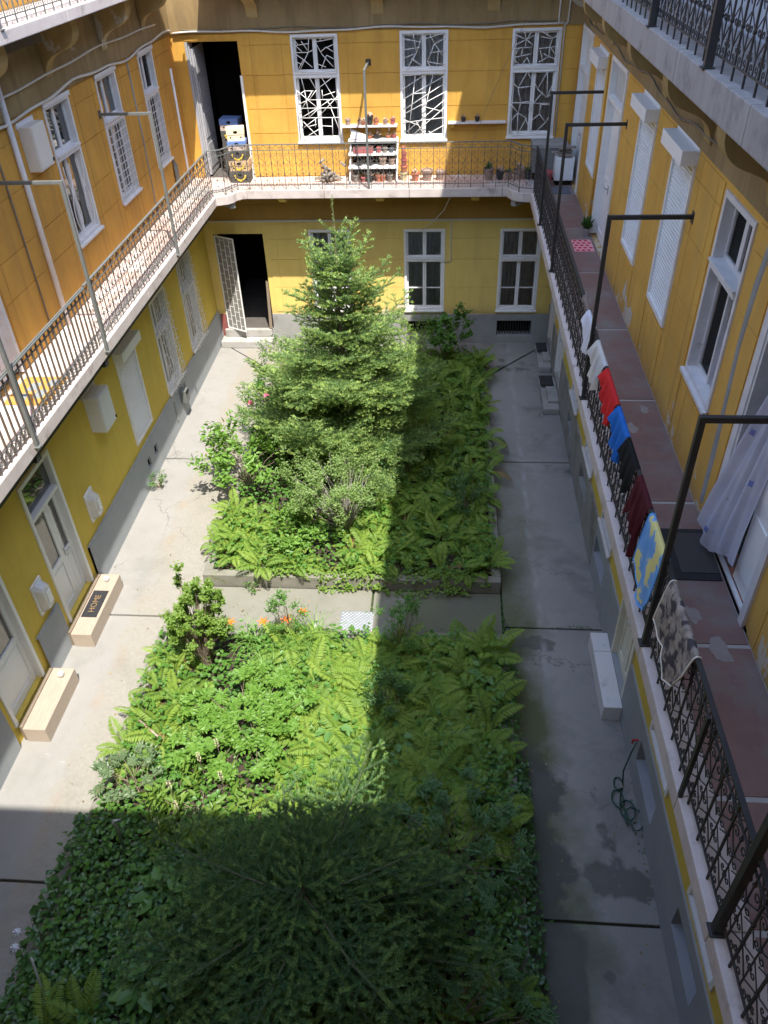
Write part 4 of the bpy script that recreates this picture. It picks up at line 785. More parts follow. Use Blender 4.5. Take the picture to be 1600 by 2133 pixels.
lm.materials.clear(); lm.materials.append(mottled('tan_lettering', (.24, .15, .07), (.20, .13, .06), 10)); lo = bpy.data.objects.new('lettering', lm); COL.objects.link(lo); lo.parent = mt; lo.location = Vector((XL + .265, 9.34, .3135)) - ORG[mt.name]; lo.rotation_euler = (0, 0, math.pi / 2)
def jar(x, y, z, label):
    MB().lathe((x, y, z), [(0, 0), (.045, 0), (.048, .07), (.045, .075), (.038, .072), (.036, .02), (0, .02)], 14).build('glass_jar', m_jar, smooth=True, label=label, cat='jar', group='jars on the left steps')
jar(XL + .27, 9.93, .3, 'small glass jar on the step with the HOME mat'); jar(XL + .3, 7.74, .3, 'small glass jar on the step without a mat')
ms = MB().box(2.47, XRG - .035, 7.52, 8.62, .0, .3).build('marble_step', m_marble, bevel=.006, label='long white marble step before the ivory door at right', cat='step'); MB().box(2.47, XRG - .035, 8.63, 9.02, .0, .3).build('marble_step_end', m_marble, ms, bevel=.006)
for (y0, y1, x0, nm) in ((18.3, 19.55, 2.42, 'farther'), (16.25, 17.75, 2.36, 'nearer')):
    s = MB().box(x0, XRG - .035, y0, y1, 0, .17).build('stone_step', m_step, bevel=.03, label='%s of two worn grey stone steps at the far right doors' % nm, cat='step', group='stone steps at the far right')
    MB().box(x0 + .12, XRG - .035, y0 + .25, y1 - .1, .165, .24).build('upper_tread', m_step, s, bevel=.02)
    mm = MB().box(x0 + .0, XRG - .1, y1 - .55, y1 - .05, .242, .256).build('door_mat', m_rubber, label='ribbed black rubber mat on the %s stone step' % nm, cat='mat', group='rubber mats on the stone steps')
    m = MB()
    for k in range(6): m.box(x0 + .03 + k * .045, x0 + .05 + k * .045, y1 - .52, y1 - .08, .256, .262)
    m.build('ribs', m_matgrey, mm)
# gallery mats
dm = MB().box(2.42, 2.79, 14.9, 15.52, F1, F1 + .008).build('spotted_mat', cloth('pink_mat', (.72, .36, .38), (.68, .32, .34), 20, 0), label='pink mat with red spots before the white door on the right gallery', cat='mat')
m = MB()
for i in range(5):
    for j in range(4 if i % 2 else 3):
        cx, cy = 2.42 + .37 * (j + (.5 if i % 2 == 0 else 0) + .1) / 3.6, 14.96 + i * .125; m.add([(min(max(cx + .038 * math.cos(a * .785), 2.425), 2.785), cy + .045 * math.sin(a * .785), F1 + .0095) for a in range(8)], [tuple(range(8))])
m.build('red_spots', cloth('red_spot', (.55, .04, .05), (.5, .04, .05), 20, 0), dm, fix=False)
bm1 = MB().box(2.36, 2.82, 5.92, 6.72, F1, F1 + .012).build('door_mat', m_rubber, bevel=.004, label='big black rubber mat under the blown lace curtain', cat='mat'); MB().box(2.44, 2.82, 6.02, 6.64, F1 + .012, F1 + .019).build('grey_centre', m_matgrey, bm1)
MB().box(2.30, 2.75, 18.42, 18.95, F1, F1 + .01).build('door_mat', m_bluegrey, label='blue-grey mat at the far end of the right gallery', cat='mat')
lm1 = MB().box(XL + .1, XL + .75, 9.15, 9.95, F1, F1 + .009).build('leaf_mat', cloth('orange_mat', (.50, .27, .07), (.44, .23, .06), 20, 0), label='orange mat with grey leaf shapes on the left gallery', cat='mat')
m = MB()
for (a, b, r) in ((.2, .2, .11), (.42, .3, .12), (.25, .5, .12), (.48, .62, .1)): m.add([(XL + .1 + a + r * math.cos(k * .785) * (1 if k % 2 else .6), 9.15 + b + r * 1.1 * math.sin(k * .785), F1 + .0105) for k in range(8)], [tuple(range(8))])
m.build('grey_leaves', cloth('grey_leaf_print', (.25, .27, .27), (.2, .22, .22), 20, 0), lm1, fix=False)
# blown lace curtain in the open doorway
lace = cloth('lace_curtain', (.72, .72, .80), (.64, .64, .74), 4, .35, c3=(.50, .48, .56), thr=(.66, .68), s3=7, alpha=.06)
nu, nv = 30, 26; V = []; Fc = []
for j in range(nv + 1):
    t = j / nv
    for i in range(nu + 1):
        s_ = i / nu; yl = 5.98 + .56 * t; y = yl - s_ * (yl - 5.84); z = 7.35 - t * (2.62 + .12 * math.sin(s_ * 3.1 + .4) - .05 * math.cos(s_ * 9))
        bul = -.06 + .27 * max(0, (t - .2) / .8) ** .8 * (1 - .6 * s_) - .1 * max(0, t - .85) + .03 * math.sin(s_ * 17 + t * 3) * (1 - .4 * t) + .015 * math.sin(s_ * 31)
        V.append((XR - .0 - bul, y - .05 * t * s_, z))
for j in range(nv):
    for i in range(nu): a = j * (nu + 1) + i; Fc.append((a, a + 1, a + nu + 2, a + nu + 1))
lc = MB().add(V, Fc).build('lace_curtain', lace, smooth=True, label='white lace curtain blown out of the open doorway on the right gallery', cat='curtain', fix=False)
m = MB()
for (i, j) in ((6, 8), (3, 13), (22, 17), (8, 24), (17, 5), (24, 11)):
    c = Vector(V[j * (nu + 1) + i]); e1 = (Vector(V[j * (nu + 1) + i + 1]) - c).normalized(); e2 = (Vector(V[(j + 1) * (nu + 1) + i]) - c).normalized(); nn = e1.cross(e2).normalized(); nn = nn if nn.x < 0 else -nn
    m.add([tuple(c + nn * .006 + (e1 * math.cos(k * .785) + e2 * 1.4 * math.sin(k * .785)) * (.035 if k % 2 else .022)) for k in range(8)], [tuple(range(8))])
m.build('blue_flowers', cloth('blue_embroidery', (.20, .24, .55), (.24, .28, .6), 10, .2), lc, fix=False)
# ------------------------------------------------------------------ laundry over the right railing
def laundry(name, y0, y1, drop_in, drops, mat, label, folds=5, skew=0, amp=.02, trim=None):
    """cloth hung over the rail; drops = outer hem drop at evenly spaced places from far end to near end"""
    X = eR + rw; ZT = F1 + 1.004; nu, nv = 36, 22; V = []; F = []
    for i in range(nu + 1):
        s_ = i / nu; y = y1 + (y0 - y1) * s_; q = s_ * (len(drops) - 1); k = min(int(q), len(drops) - 2); dr = drops[k] + (drops[k + 1] - drops[k]) * (q - k)
        for j in range(nv + 1):
            t = j / nv; r = .026
            if t < .2: a = t / .2; x = X + r; z = ZT - .01 - drop_in * (1 - a)
            elif t < .32: a = (t - .2) / .12 * math.pi; x = X + r * math.cos(a); z = ZT - .01 + r * .7 * math.sin(a)
            else:
                a = (t - .32) / .68; x = X - r - .05 * a ** .7 - amp * (a ** .8) * (math.sin(s_ * folds * 6.28 + 1.3 * a) + .5 * math.sin(s_ * folds * 14 + 2)); z = ZT - .01 - dr * a
                if t > .9: z += .006 * math.sin(s_ * 40)
            V.append((x, y + skew * max(0, t - .32), z))
    for i in range(nu):
        for j in range(nv): a = i * (nv + 1) + j; F.append((a, a + 1, a + nv + 2, a + nv + 1))
    o = MB().add(V, F).build(name, mat, smooth=True, label=label, cat='laundry', group='laundry hung over the right railing', fix=False)
    if trim:
        m = MB()
        m.tube([V[i * (nv + 1) + nv] for i in range(nu + 1)], .008, 5); m.tube([V[j] for j in range(nv + 1)], .008, 5); m.tube([V[nu * (nv + 1) + j] for j in range(nv + 1)], .008, 5); m.build('hem', trim, o, smooth=True)
    return o
W1 = cloth('white_cotton', (.78, .79, .84), (.72, .74, .80), 3, .3)
laundry('white_cloth', 9.52, 10.08, .12, [.10, .32, .42, .40, .3], W1, 'plain white cloth on the railing, farthest of the laundry', 2, -.08)
laundry('white_shirt', 8.52, 9.20, .22, [.18, .34, .44, .48, .42, .2], cloth('cream_cotton', (.74, .73, .68), (.64, .62, .55), 4, .3, c3=(.70, .70, .74), thr=(.5, .6), s3=4), 'crumpled cream-white shirt on the railing', 3, .06, .035)
laundry('red_top', 7.64, 8.46, .1, [.1, .22, .30, .32, .36, .28], cloth('red_cotton', (.66, .035, .035), (.58, .03, .03), 6, .2, c3=(.10, .02, .02), thr=(.66, .68), s3=34), 'red top with tiny dark specks on the railing', 4)
laundry('blue_top', 6.99, 7.60, .1, [.12, .30, .36, .30, .40, .26], cloth('blue_cotton', (.03, .17, .55), (.025, .14, .47), 6, .2), 'bright blue top on the railing', 3, -.04, .03)
laundry('black_top', 6.42, 6.97, .1, [.15, .28, .34, .38, .36], cloth('black_cotton', (.012, .013, .012), (.02, .02, .02), 6, .1), 'black top on the railing', 3)
laundry('maroon_shirt', 5.80, 6.32, .1, [.45, .30, .42, .70, .66, .3], cloth('maroon_cotton', (.085, .018, .022), (.065, .014, .018), 6, .1), 'dark maroon long-sleeved shirt on the railing', 3, -.05, .03)
laundry('printed_towel', 5.12, 5.72, .1, [.5, .64, .74, .76, .72, .5], cloth('blue_yellow_print', (.16, .36, .70), (.24, .46, .76), 5, .2, c3=(.75, .68, .26), thr=(.52, .56), s3=5), 'light blue towel with yellow print on the railing', 2, -.05, .015, trim=cloth('towel_hem', (.12, .34, .72), (.12, .34, .72), 5, 0))
laundry('stone_print_rug', 4.02, 4.84, .12, [.42, .50, .46, .62, .52, .2], cloth('stone_print', (.17, .145, .13), (.36, .31, .25), 12, .05, c3=(.065, .058, .062), thr=(.5, .58), s3=9), 'brown and grey stone-print rug with cream hem on the railing', 2, -.02, .012, trim=cloth('cream_hem', (.66, .62, .52), (.6, .56, .46), 5, 0))
m = MB()
for i in range(80): y = 10.1 + RNG.uniform(0, .45); a = RNG.uniform(0, 6.28); p = (eR + rw + .04 * math.cos(a) + RNG.normal(0, .01), y, F1 + .98 + .06 * math.sin(a)); m.add([p, (p[0] + .02, p[1] + .015, p[2] + .01), (p[0] + .0, p[1] + .03, p[2] + .02)], [(0, 1, 2)])
m.tube([(eR + rw, 10.1, F1 + .99), (eR + rw, 10.55, F1 + .99)], .03, 7); m.build('dried_garland', mottled('dried_garland', (.10, .07, .06), (.34, .27, .22), 40, .9, .3), label='small dried garland wound on the right railing beyond the laundry', cat='garland', fix=False)
# ------------------------------------------------------------------ clutter on the far gallery
def succulent(parent, c, r, h, n, mat, seed):
    R = np.random.default_rng(seed); P = []; F = []
    for i in range(n):
        a = R.uniform(0, 6.28); e = R.uniform(.2, 1.3); L = r * R.uniform(.7, 1.3); d = np.array([math.cos(a) * math.cos(e), math.sin(a) * math.cos(e), math.sin(e) * h / r]) * L; w = np.array([-math.sin(a), math.cos(a), .2]) * r * .22; b = np.array(c) + d * .15; k = len(P)
        P += [b - w * .5, b + w * .5, b + d * .6 + w, b + d, b + d * .6 - w]; F += [(k, k + 1, k + 2), (k, k + 2, k + 4), (k + 2, k + 3, k + 4)]
    V = np.array(P) - np.array(ORG[parent.name]); me = np_mesh('plant', V, F, R.random(len(F))); me.materials.append(mat); o = bpy.data.objects.new('plant', me); COL.objects.link(o); o.parent = parent; return o
PN = [0]
def pot(x, y, z, r, h, mat, label, plant=None, sq=1.0, group='flower pots on the far gallery', pn=16):
    PN[0] += 1; o = MB().lathe((x, y, z), [(0, 0), (r * .68, 0), (r * .92, h * .78), (r * 1.04, h * .79), (r * 1.05, h), (r * .93, h), (r * .9, h * .86), (0, h * .84)], 14).build('flower_pot', mat, smooth=False, label=label, cat='pot', group=group)
    if plant: succulent(o, (x, y, z + h * .85), r * 1.15, r * 1.2, pn, plant, PN[0])
    return o
zs = 5.60; ysf = YB - .13
sh = MB().box(-2.5, -1.21, YB - .25, YB - .011, zs - .03, zs).build('wall_shelf', m_white_old, label='white shelf crowded with little pots between two far windows', cat='shelf')
for x in (-2.3, -1.4): MB().box(x - .01, x + .01, YB - .2, YB - .01, zs - .12, zs - .031).build('shelf_bracket', m_white_old, sh)
for (x, r, h, mt_, pl_, lb) in ((-2.36, .065, .14, m_claygrey, None, 'weathered clay pot at the left end of the crowded wall shelf'), (-2.08, .06, .1, m_claygrey, l_dry, 'clay pot second from left on the crowded wall shelf'), (-1.98, .07, .08, m_terra, l_dry, 'low terracotta bowl third on the crowded wall shelf'), (-1.84, .075, .2, m_blackpot, l_dry, 'tall black pot in the middle of the crowded wall shelf'), (-1.70, .07, .12, m_terra, l_dry, 'orange terracotta pot right of the black one on the wall shelf'), (-1.48, .06, .1, m_claygrey, l_dry, 'clay pot second from the right end of the wall shelf'), (-1.31, .06, .13, m_redpl, l_dry, 'red pot at the right end of the crowded wall shelf')):
    pot(x, ysf, zs, r, h, mt_, lb, pl_, group='pots on the crowded wall shelf')
s2 = MB().box(-.03, 1.30, YB - .2, YB - .011, zs + .0, zs + .03).build('wall_shelf', m_white_old, label='thin shelf with two black pots right of the middle far window', cat='shelf'); MB().box(.02, .12, YB - .16, YB - .011, zs - .08, zs - .001).build('shelf_bracket', m_ochre, s2)
pot(.32, YB - .11, zs + .03, .06, .1, m_blackpot, 'left of two small black pots on the thin wall shelf', l_dry, pn=22, group='black pots on the thin shelf'); pot(.64, YB - .11, zs + .03, .06, .1, m_blackpot, 'right of two small black pots on the thin wall shelf', l_dry, pn=22, group='black pots on the thin shelf')
# stepped white plant stand
t = thing('plant_stand', 'white stepped plant stand full of pots on the far gallery', 'stand', (-1.78, YB - .35, F1))
for x in (-2.33, -1.22):
    MB().tube([(x, YB - .62, F1), (x + .02, YB - .14, F1 + .88)], .022, 4).build('leg', m_white, t); MB().tube([(x, YB - .08, F1), (x, YB - .12, F1 + .88)], .02, 4).build('leg', m_white, t)
for z, y0, y1 in ((.30, .55, .12), (.56, .42, .08), (.84, .30, .02)): MB().box(-2.36, -1.2, YB - y0, YB - y1, F1 + z, F1 + z + .035).build('board', m_white, t)
MB().box(-2.3, -1.25, YB - .05, YB - .03, F1 + .05, F1 + .8).build('dark_back_sheet', m_dark, t)
def standpots(z, y, items, row):
    for (x, r, h, mt_, pl_, nm) in items: pot(x, y, z, r, h, mt_, '%s on the %s of the white stand' % (nm, row), pl_, group='pots on the white plant stand')
b = MB().box(-2.24, -1.78, YB - .38, YB - .24, F1 + .596, F1 + .74).build('planter_trough', m_redpl, bevel=.006, label='long red trough on the upper shelf of the white stand', cat='trough'); MB().box(-2.23, -1.79, YB - .37, YB - .25, F1 + .74, F1 + .745).build('soil', m_soil, b)
standpots(F1 + .596, YB - .3, [(-1.64, .06, .12, m_redpl, None, 'small red pot'), (-1.49, .06, .11, m_dusty, None, 'grey pot'), (-1.34, .055, .1, m_bluegrey, None, 'bluish pot')], 'upper shelf')
standpots(F1 + .336, YB - .38, [(-2.1, .08, .12, m_blackpot, None, 'black pot'), (-1.85, .08, .14, m_blackpot, None, 'second black pot'), (-1.55, .09, .18, m_claygrey, None, 'bulbous clay jar'), (-1.33, .07, .15, m_claygrey, None, 'slim clay jar')], 'lower shelf')
standpots(F1 + .0, YB - .5, [(-2.2, .07, .16, m_dusty, None, 'leaning grey pot'), (-2.02, .06, .1, m_redpl, None, 'little pink pot'), (-1.86, .1, .13, m_blackpot, l_dry, 'wide dark bowl'), (-1.66, .065, .15, m_terra, l_dry, 'terracotta pot with dry plant'), (-1.55, .06, .14, m_terra, l_dry, 'smaller terracotta pot'), (-1.38, .07, .17, m_dusty, None, 'pale grey pot')], 'floor tier')
standpots(F1 + .876, YB - .16, [(-2.2, .05, .07, m_terra, l_dry, 'tiny pot'), (-1.86, .075, .07, m_terra, l_dry, 'low red bowl'), (-1.68, .09, .09, m_blackpot, l_dry, 'black bowl with big dry rosette'), (-1.42, .06, .07, m_terra, l_dry, 'small reddish bowl'), (-1.28, .06, .08, m_redpl, l_dry, 'red bowl with dry leaves')], 'top board')
MB().add([(-2.32, YB - .26, F1 + .9), (-2.26, YB - .12, F1 + 1.02), (-1.92, YB - .12, F1 + .92), (-1.94, YB - .26, F1 + .89), (-2.27, YB - .19, F1 + 1.09), (-1.93, YB - .19, F1 + .96)], [(0, 4, 5, 3), (4, 1, 2, 5), (0, 1, 4), (3, 5, 2), (0, 3, 2, 1)]).build('cement_board', m_white_old, label='bent white sheet lying on top of the white stand', cat='sheet')
# pots right of the stand
for k in range(4): pot(-1.05, YB - .42, F1 + .19 + k * .14, .085 - .012 * k, .15, [m_terra, m_redpl, m_redpl, m_terra][k], 'reddish pot in the tall pot stack, %s' % ['lowest red one', 'second red one', 'third red one', 'topmost'][k], group='stacked pots beside the white stand')
pot(-1.06, YB - .42, F1, .095, .2, m_yelpot, 'yellowed pot at the foot of the pot stack'); pot(-.78, YB - .45, F1, .1, .19, m_terra, 'orange terracotta pot with dark rim of soil beside the stack', l_dry, pn=8); pot(-.5, YB - .42, F1, .14, .24, m_claygrey, 'large brownish clay pot, biggest of the floor pots in the sun'); pot(-.2, YB - .4, F1, .11, .21, m_claygrey, 'brownish clay pot right of the largest one')
m = MB()
for i in range(26): x, y, z = -2.85 + RNG.normal(0, .13), YB - .45 + RNG.normal(0, .08), F1 + .04 + abs(RNG.normal(0, .11)); a = RNG.uniform(0, 3); m.tube([(x - .13 * math.cos(a), y - .1 * math.sin(a), z), (x + .13 * math.cos(a), y + .1 * math.sin(a), z + .03)], .03, 5)
m.build('stone_heap', m_dusty, label='heap of pale stones and tiles left of the white stand', cat='heap')
for i, (x, r, h, nm, mt_) in enumerate(((.95, .12, .26, 'leftmost pot', m_claygrey), (1.22, .1, .2, 'second pot', m_blackpot), (1.42, .09, .17, 'third pot', m_claygrey), (1.66, .13, .22, 'biggest pot', m_claygrey), (1.86, .09, .2, 'rightmost pot', m_blackpot))): pot(x, YB - .42, F1, r, h, mt_, '%s of the shaded row by the far right corner' % nm, l_dry if i % 2 else l_dark, group='shaded pots by the far right corner')
gb = MB().box(1.93, 2.70, YB - .62, YB - .01, F1 + .18, F1 + .72).build('concrete_bin', m_granite, bevel=.01, label='grey concrete box standing in the far right gallery corner', cat='box'); MB().box(1.91, 2.72, YB - .64, YB - .01, F1 + .72, F1 + .80).build('box_lid', m_plinth_w, gb, bevel=.008); MB().box(1.98, 2.65, YB - .5, YB - .05, F1, F1 + .18).build('box_foot', m_dark, gb)
ap = MB().box(2.42, XR - .01, 19.05, 19.4, F1 + .1, F1 + .6).build('white_appliance', m_plastic, bevel=.012, label='small white fridge in the far right corner of the gallery', cat='fridge'); MB().box(2.44, XR - .02, 19.032, 19.05, F1 + .12, F1 + .58).build('fridge_door', m_plastic, ap, bevel=.004); MB().box(2.46, XR - .03, 19.07, 19.38, F1 + .0, F1 + .1).build('fridge_base', m_dark, ap)
m = MB()
for i in range(14): x, y, z = 2.63 + RNG.normal(0, .08), 19.22 + RNG.normal(0, .06), F1 + .61 + abs(RNG.normal(0, .08)); m.box(x - .11, x + .11, y - .06, y + .06, z, z + .03)
m.build('junk_pile', m_dusty, label='pile of brownish odds and ends on the white fridge', cat='clutter')
pot(2.25, 18.98, F1, .12, .34, m_redpl, 'tall faded red pot before the grey concrete box')
p = pot(XR - .12, 15.75, F1, .075, .16, m_steel, 'metal pot with green plant beside the white door on the right', None); succulent(p, (XR - .12, 15.75, F1 + .14), .14, .2, 60, l_dark, 99)
# banana boxes by the far left doorway
def carton(x, y, z, w, d, h, rz, mat, label, top=None, kind=0):
    t = thing('cardboard_box', label, 'box', (x, y, z), 'cardboard boxes in the far left doorway'); t.rotation_euler = (0, 0, rz); o = ORG[t.name]
    f = lambda a, b, c: (o.x + a, o.y + b, o.z + c)
    MB(f).box(-w / 2, w / 2, -d / 2, d / 2, 0, h * .72).build('tray', mat, t, bevel=.004); MB(f).box(-w / 2 - .008, w / 2 + .008, -d / 2 - .008, d / 2 + .008, h * .5, h).build('lid', top or mat, t, bevel=.004)
    m = MB(f); n = 8
    for (a, c, r) in ((-w * .3, h * .3, .018), (w * .3, h * .3, .018), (0, h * .72, .04)): m.add([(a + r * 1.3 * math.cos(k * .785), -d / 2 - (.011 if c > h * .5 else .003), c + r * .8 * math.sin(k * .785)) for k in range(n)], [tuple(range(n))])
    m.build('hand_holes', m_hole, t, fix=False)
    if kind:
        m = MB(f)
        for k in range(9): a = math.pi * (1.1 + .8 * k / 8); m.add([(.13 * math.cos(a) - .018, -d / 2 - .012, h * .75 + .16 * math.sin(a)), (.13 * math.cos(a) + .018, -d / 2 - .012, h * .75 + .16 * math.sin(a)), (.13 * math.cos(a) + .018, -d / 2 - .012, h * .75 + .16 * math.sin(a) + .04), (.13 * math.cos(a) - .018, -d / 2 - .012, h * .75 + .16 * math.sin(a) + .04)], [(0, 1, 2, 3)])
        m.build('yellow_print', m_yprint, t, fix=False)
bx, by = -5.0, YB - .30
carton(bx, by, F1 + .0, .46, .36, .26, .03, m_carddark, 'dark printed box, lowest of the sunlit doorway stack', kind=1); carton(bx + .01, by, F1 + .262, .46, .36, .24, -.02, m_card, 'brown box with yellow print, second in the sunlit stack', kind=1); carton(bx, by, F1 + .504, .45, .36, .22, .04, m_carddark, 'dark box with yellow print, third in the sunlit stack', kind=1)
carton(bx - .01, by, F1 + .726, .42, .34, .2, .12, m_cardprint, 'printed box with blue band, fourth in the sunlit stack', m_blue); carton(bx - .02, by + .02, F1 + .928, .40, .32, .27, .2, m_cardpale, 'plain pale box on top of the sunlit stack')
carton(-5.3, YB + .5, F1, .45, .38, .7, 0, m_carddark, 'tall dark box standing inside the doorway'); carton(-5.3, YB + .5, F1 + .702, .45, .38, .28, .0, m_carddark, 'dark box in the doorway under the white-labelled one', kind=1); carton(-5.3, YB + .5, F1 + .984, .45, .38, .26, -.05, m_cardprint, 'dim printed box on top of the inner doorway stack', m_blue)
# ------------------------------------------------------------------ yard things
cv = MB().prism([(-1.73, 9.0), (-1.15, 9.0), (-1.15, 9.62), (-1.73, 9.62)], .0, .014).build('manhole_cover', m_steel, label='square chequered steel manhole cover on the cross path', cat='manhole'); m = MB()
for i in range(16):
    for j in range(16): x, y = -1.70 + i * .035, 9.03 + j * .036; s_ = 1 if (i + j) % 2 else -1; m.add([(x, y - s_ * .004, .0145), (x + .026, y + .014 - s_ * .004, .0145), (x + .026, y + .014 + s_ * .004, .018), (x, y + s_ * .004, .018)], [(0, 1, 2, 3)])
m.build('tread_pattern', m_steel, cv, fix=False); MB().prism([(-2.29, 9.06), (-2.06, 9.06), (-2.06, 9.34), (-2.29, 9.34)], .0, .012).build('drain_cover', m_step, bevel=.003, label='small square stone drain cover on the cross path', cat='drain')
hz = []
for k in range(4):
    c = ((2.55, 6.42), (2.50, 6.18), (2.60, 6.0), (2.66, 5.86))[k]
    for i in range(12): a = i / 11 * 5.6 + k * 1.5; hz.append((c[0] + (.06 + .02 * k) * math.cos(a), c[1] + (.11 + .02 * k) * math.sin(a), .015 + .008 * (i % 3) + .02 * k))
cable('garden_hose', [(XRG - .06, 6.62, .72), (XRG - .12, 6.55, .6), (XRG - .2, 6.45, .3)] + hz, .011, m_hose, 'green garden hose coiled on the right walk by a cellar opening', 6)
bpy.data.objects['garden_hose']['category'] = 'hose'
MB().tube([(XRG - .03, 6.66, .72), (XRG - .1, 6.66, .72), (XRG - .1, 6.66, .66)], .018, 6).build('water_tap', mottled('red_tap', (.45, .05, .04), (.4, .05, .04), 9), label='small red tap above the green hose', cat='tap')
for (x, y) in ((-5.13, 3.98), (-5.08, 3.80)):
    m = MB()
    for k in range(7): a = k * .9; m.add([(x, y, .03), (x + .06 * math.cos(a), y + .06 * math.sin(a), .012 + .01 * (k % 2)), (x + .05 * math.cos(a + .7), y + .05 * math.sin(a + .7), .05)], [(0, 1, 2)])
    m.build('paper_scrap', W1, label='crumpled white scrap on the left walk, %s of two' % ('farther' if y > 3.9 else 'nearer'), cat='scrap', group='white scraps on the left walk', fix=False)

# ------------------------------------------------------------------ beds
def bed(x0, x1, y0, y1, label, soil_h=.2):
    t = thing('planting_bed', label, 'planting bed', ((x0 + x1) / 2, (y0 + y1) / 2, 0)); w = .16
    nx, ny = 24, 34; V = []; F = []
    for j in range(ny + 1):
        for i in range(nx + 1):
            x, y = x0 + .05 + (x1 - x0 - .1) * i / nx, y0 + .05 + (y1 - y0 - .1) * j / ny; V.append((x, y, soil_h + .03 * math.sin(x * 3.1) * math.cos(y * 2.3) - .01))
    for j in range(ny):
        for i in range(nx): a = j * (nx + 1) + i; F.append((a, a + 1, a + nx + 2, a + nx + 1))
    MB().add(V, F).build('soil', m_soil, t, smooth=True, fix=False)
    def run(ax, fix, a, b):
        n = max(1, round((b - a) / 1.1))
        for i in range(n):
            p, q = a + (b - a) * i / n + .004, a + (b - a) * (i + 1) / n - .004; dz = RNG.uniform(-.012, .012)
            if ax == 'x': MB().box(p, q, fix, fix + w, -.04, .24 + dz).build('kerb_stone', m_kerb, t, bevel=.014)
            else: MB().box(fix, fix + w, p, q, -.04, .24 + dz).build('kerb_stone', m_kerb, t, bevel=.014)
    run('x', y0, x0, x1); run('x', y1 - w, x0, x1); run('y', x0, y0 + w, y1 - w); run('y', x1 - w, y0 + w, y1 - w); return t
bed(-4.34, 1.08, 10.2, 18.88, 'far kerbed planting bed around the tall fir'); bed(-4.72, 1.12, -1.4, 8.97, 'near kerbed planting bed around the shaded fir')
# ------------------------------------------------------------------ plant builders
def norm(a): return a / np.maximum(np.linalg.norm(a, axis=1, keepdims=True), 1e-9)
def leaves(P, D, N, L, Wd, fold=.18, droop=.15, tipw=.62):
    """folded oval leaves: base P, direction D, upper side N, length L, width Wd -> vertices, quads"""
    n = len(P); D = norm(D); N = norm(N - (N * D).sum(1, keepdims=True) * D); S = np.cross(D, N); L = np.reshape(L * np.ones(n), (n, 1)); Wd = np.reshape(Wd * np.ones(n), (n, 1))
    up = N * Wd * fold; V = np.stack([P, P + D * L * .3 + S * Wd * .46 + up, P + D * L * .68 + S * Wd * tipw * .5 + up * .7 - N * L * droop * .4, P + D * L - N * L * droop, P + D * L * .68 - S * Wd * tipw * .5 + up * .7 - N * L * droop * .4, P + D * L * .3 - S * Wd * .46 + up], 1).reshape(-1, 3)
    b = np.arange(n)[:, None] * 6; F = np.concatenate([b + np.array([[0, 1, 2, 3]]), b + np.array([[0, 3, 4, 5]])], 1).reshape(-1, 4); return V, F
def link_np(name, me, mat, parent, kind=None):
    me.materials.append(mat); o = bpy.data.objects.new(name, me); COL.objects.link(o); o.parent = parent; ORG[o.name] = ORG[parent.name]
    if kind: o['kind'] = kind
    return o
def rdir(R, n, zlo=-1, zhi=1):
    z = R.uniform(zlo, zhi, n); a = R.uniform(0, 2 * np.pi, n); r = np.sqrt(np.maximum(0, 1 - z * z)); return np.stack([r * np.cos(a), r * np.sin(a), z], 1)
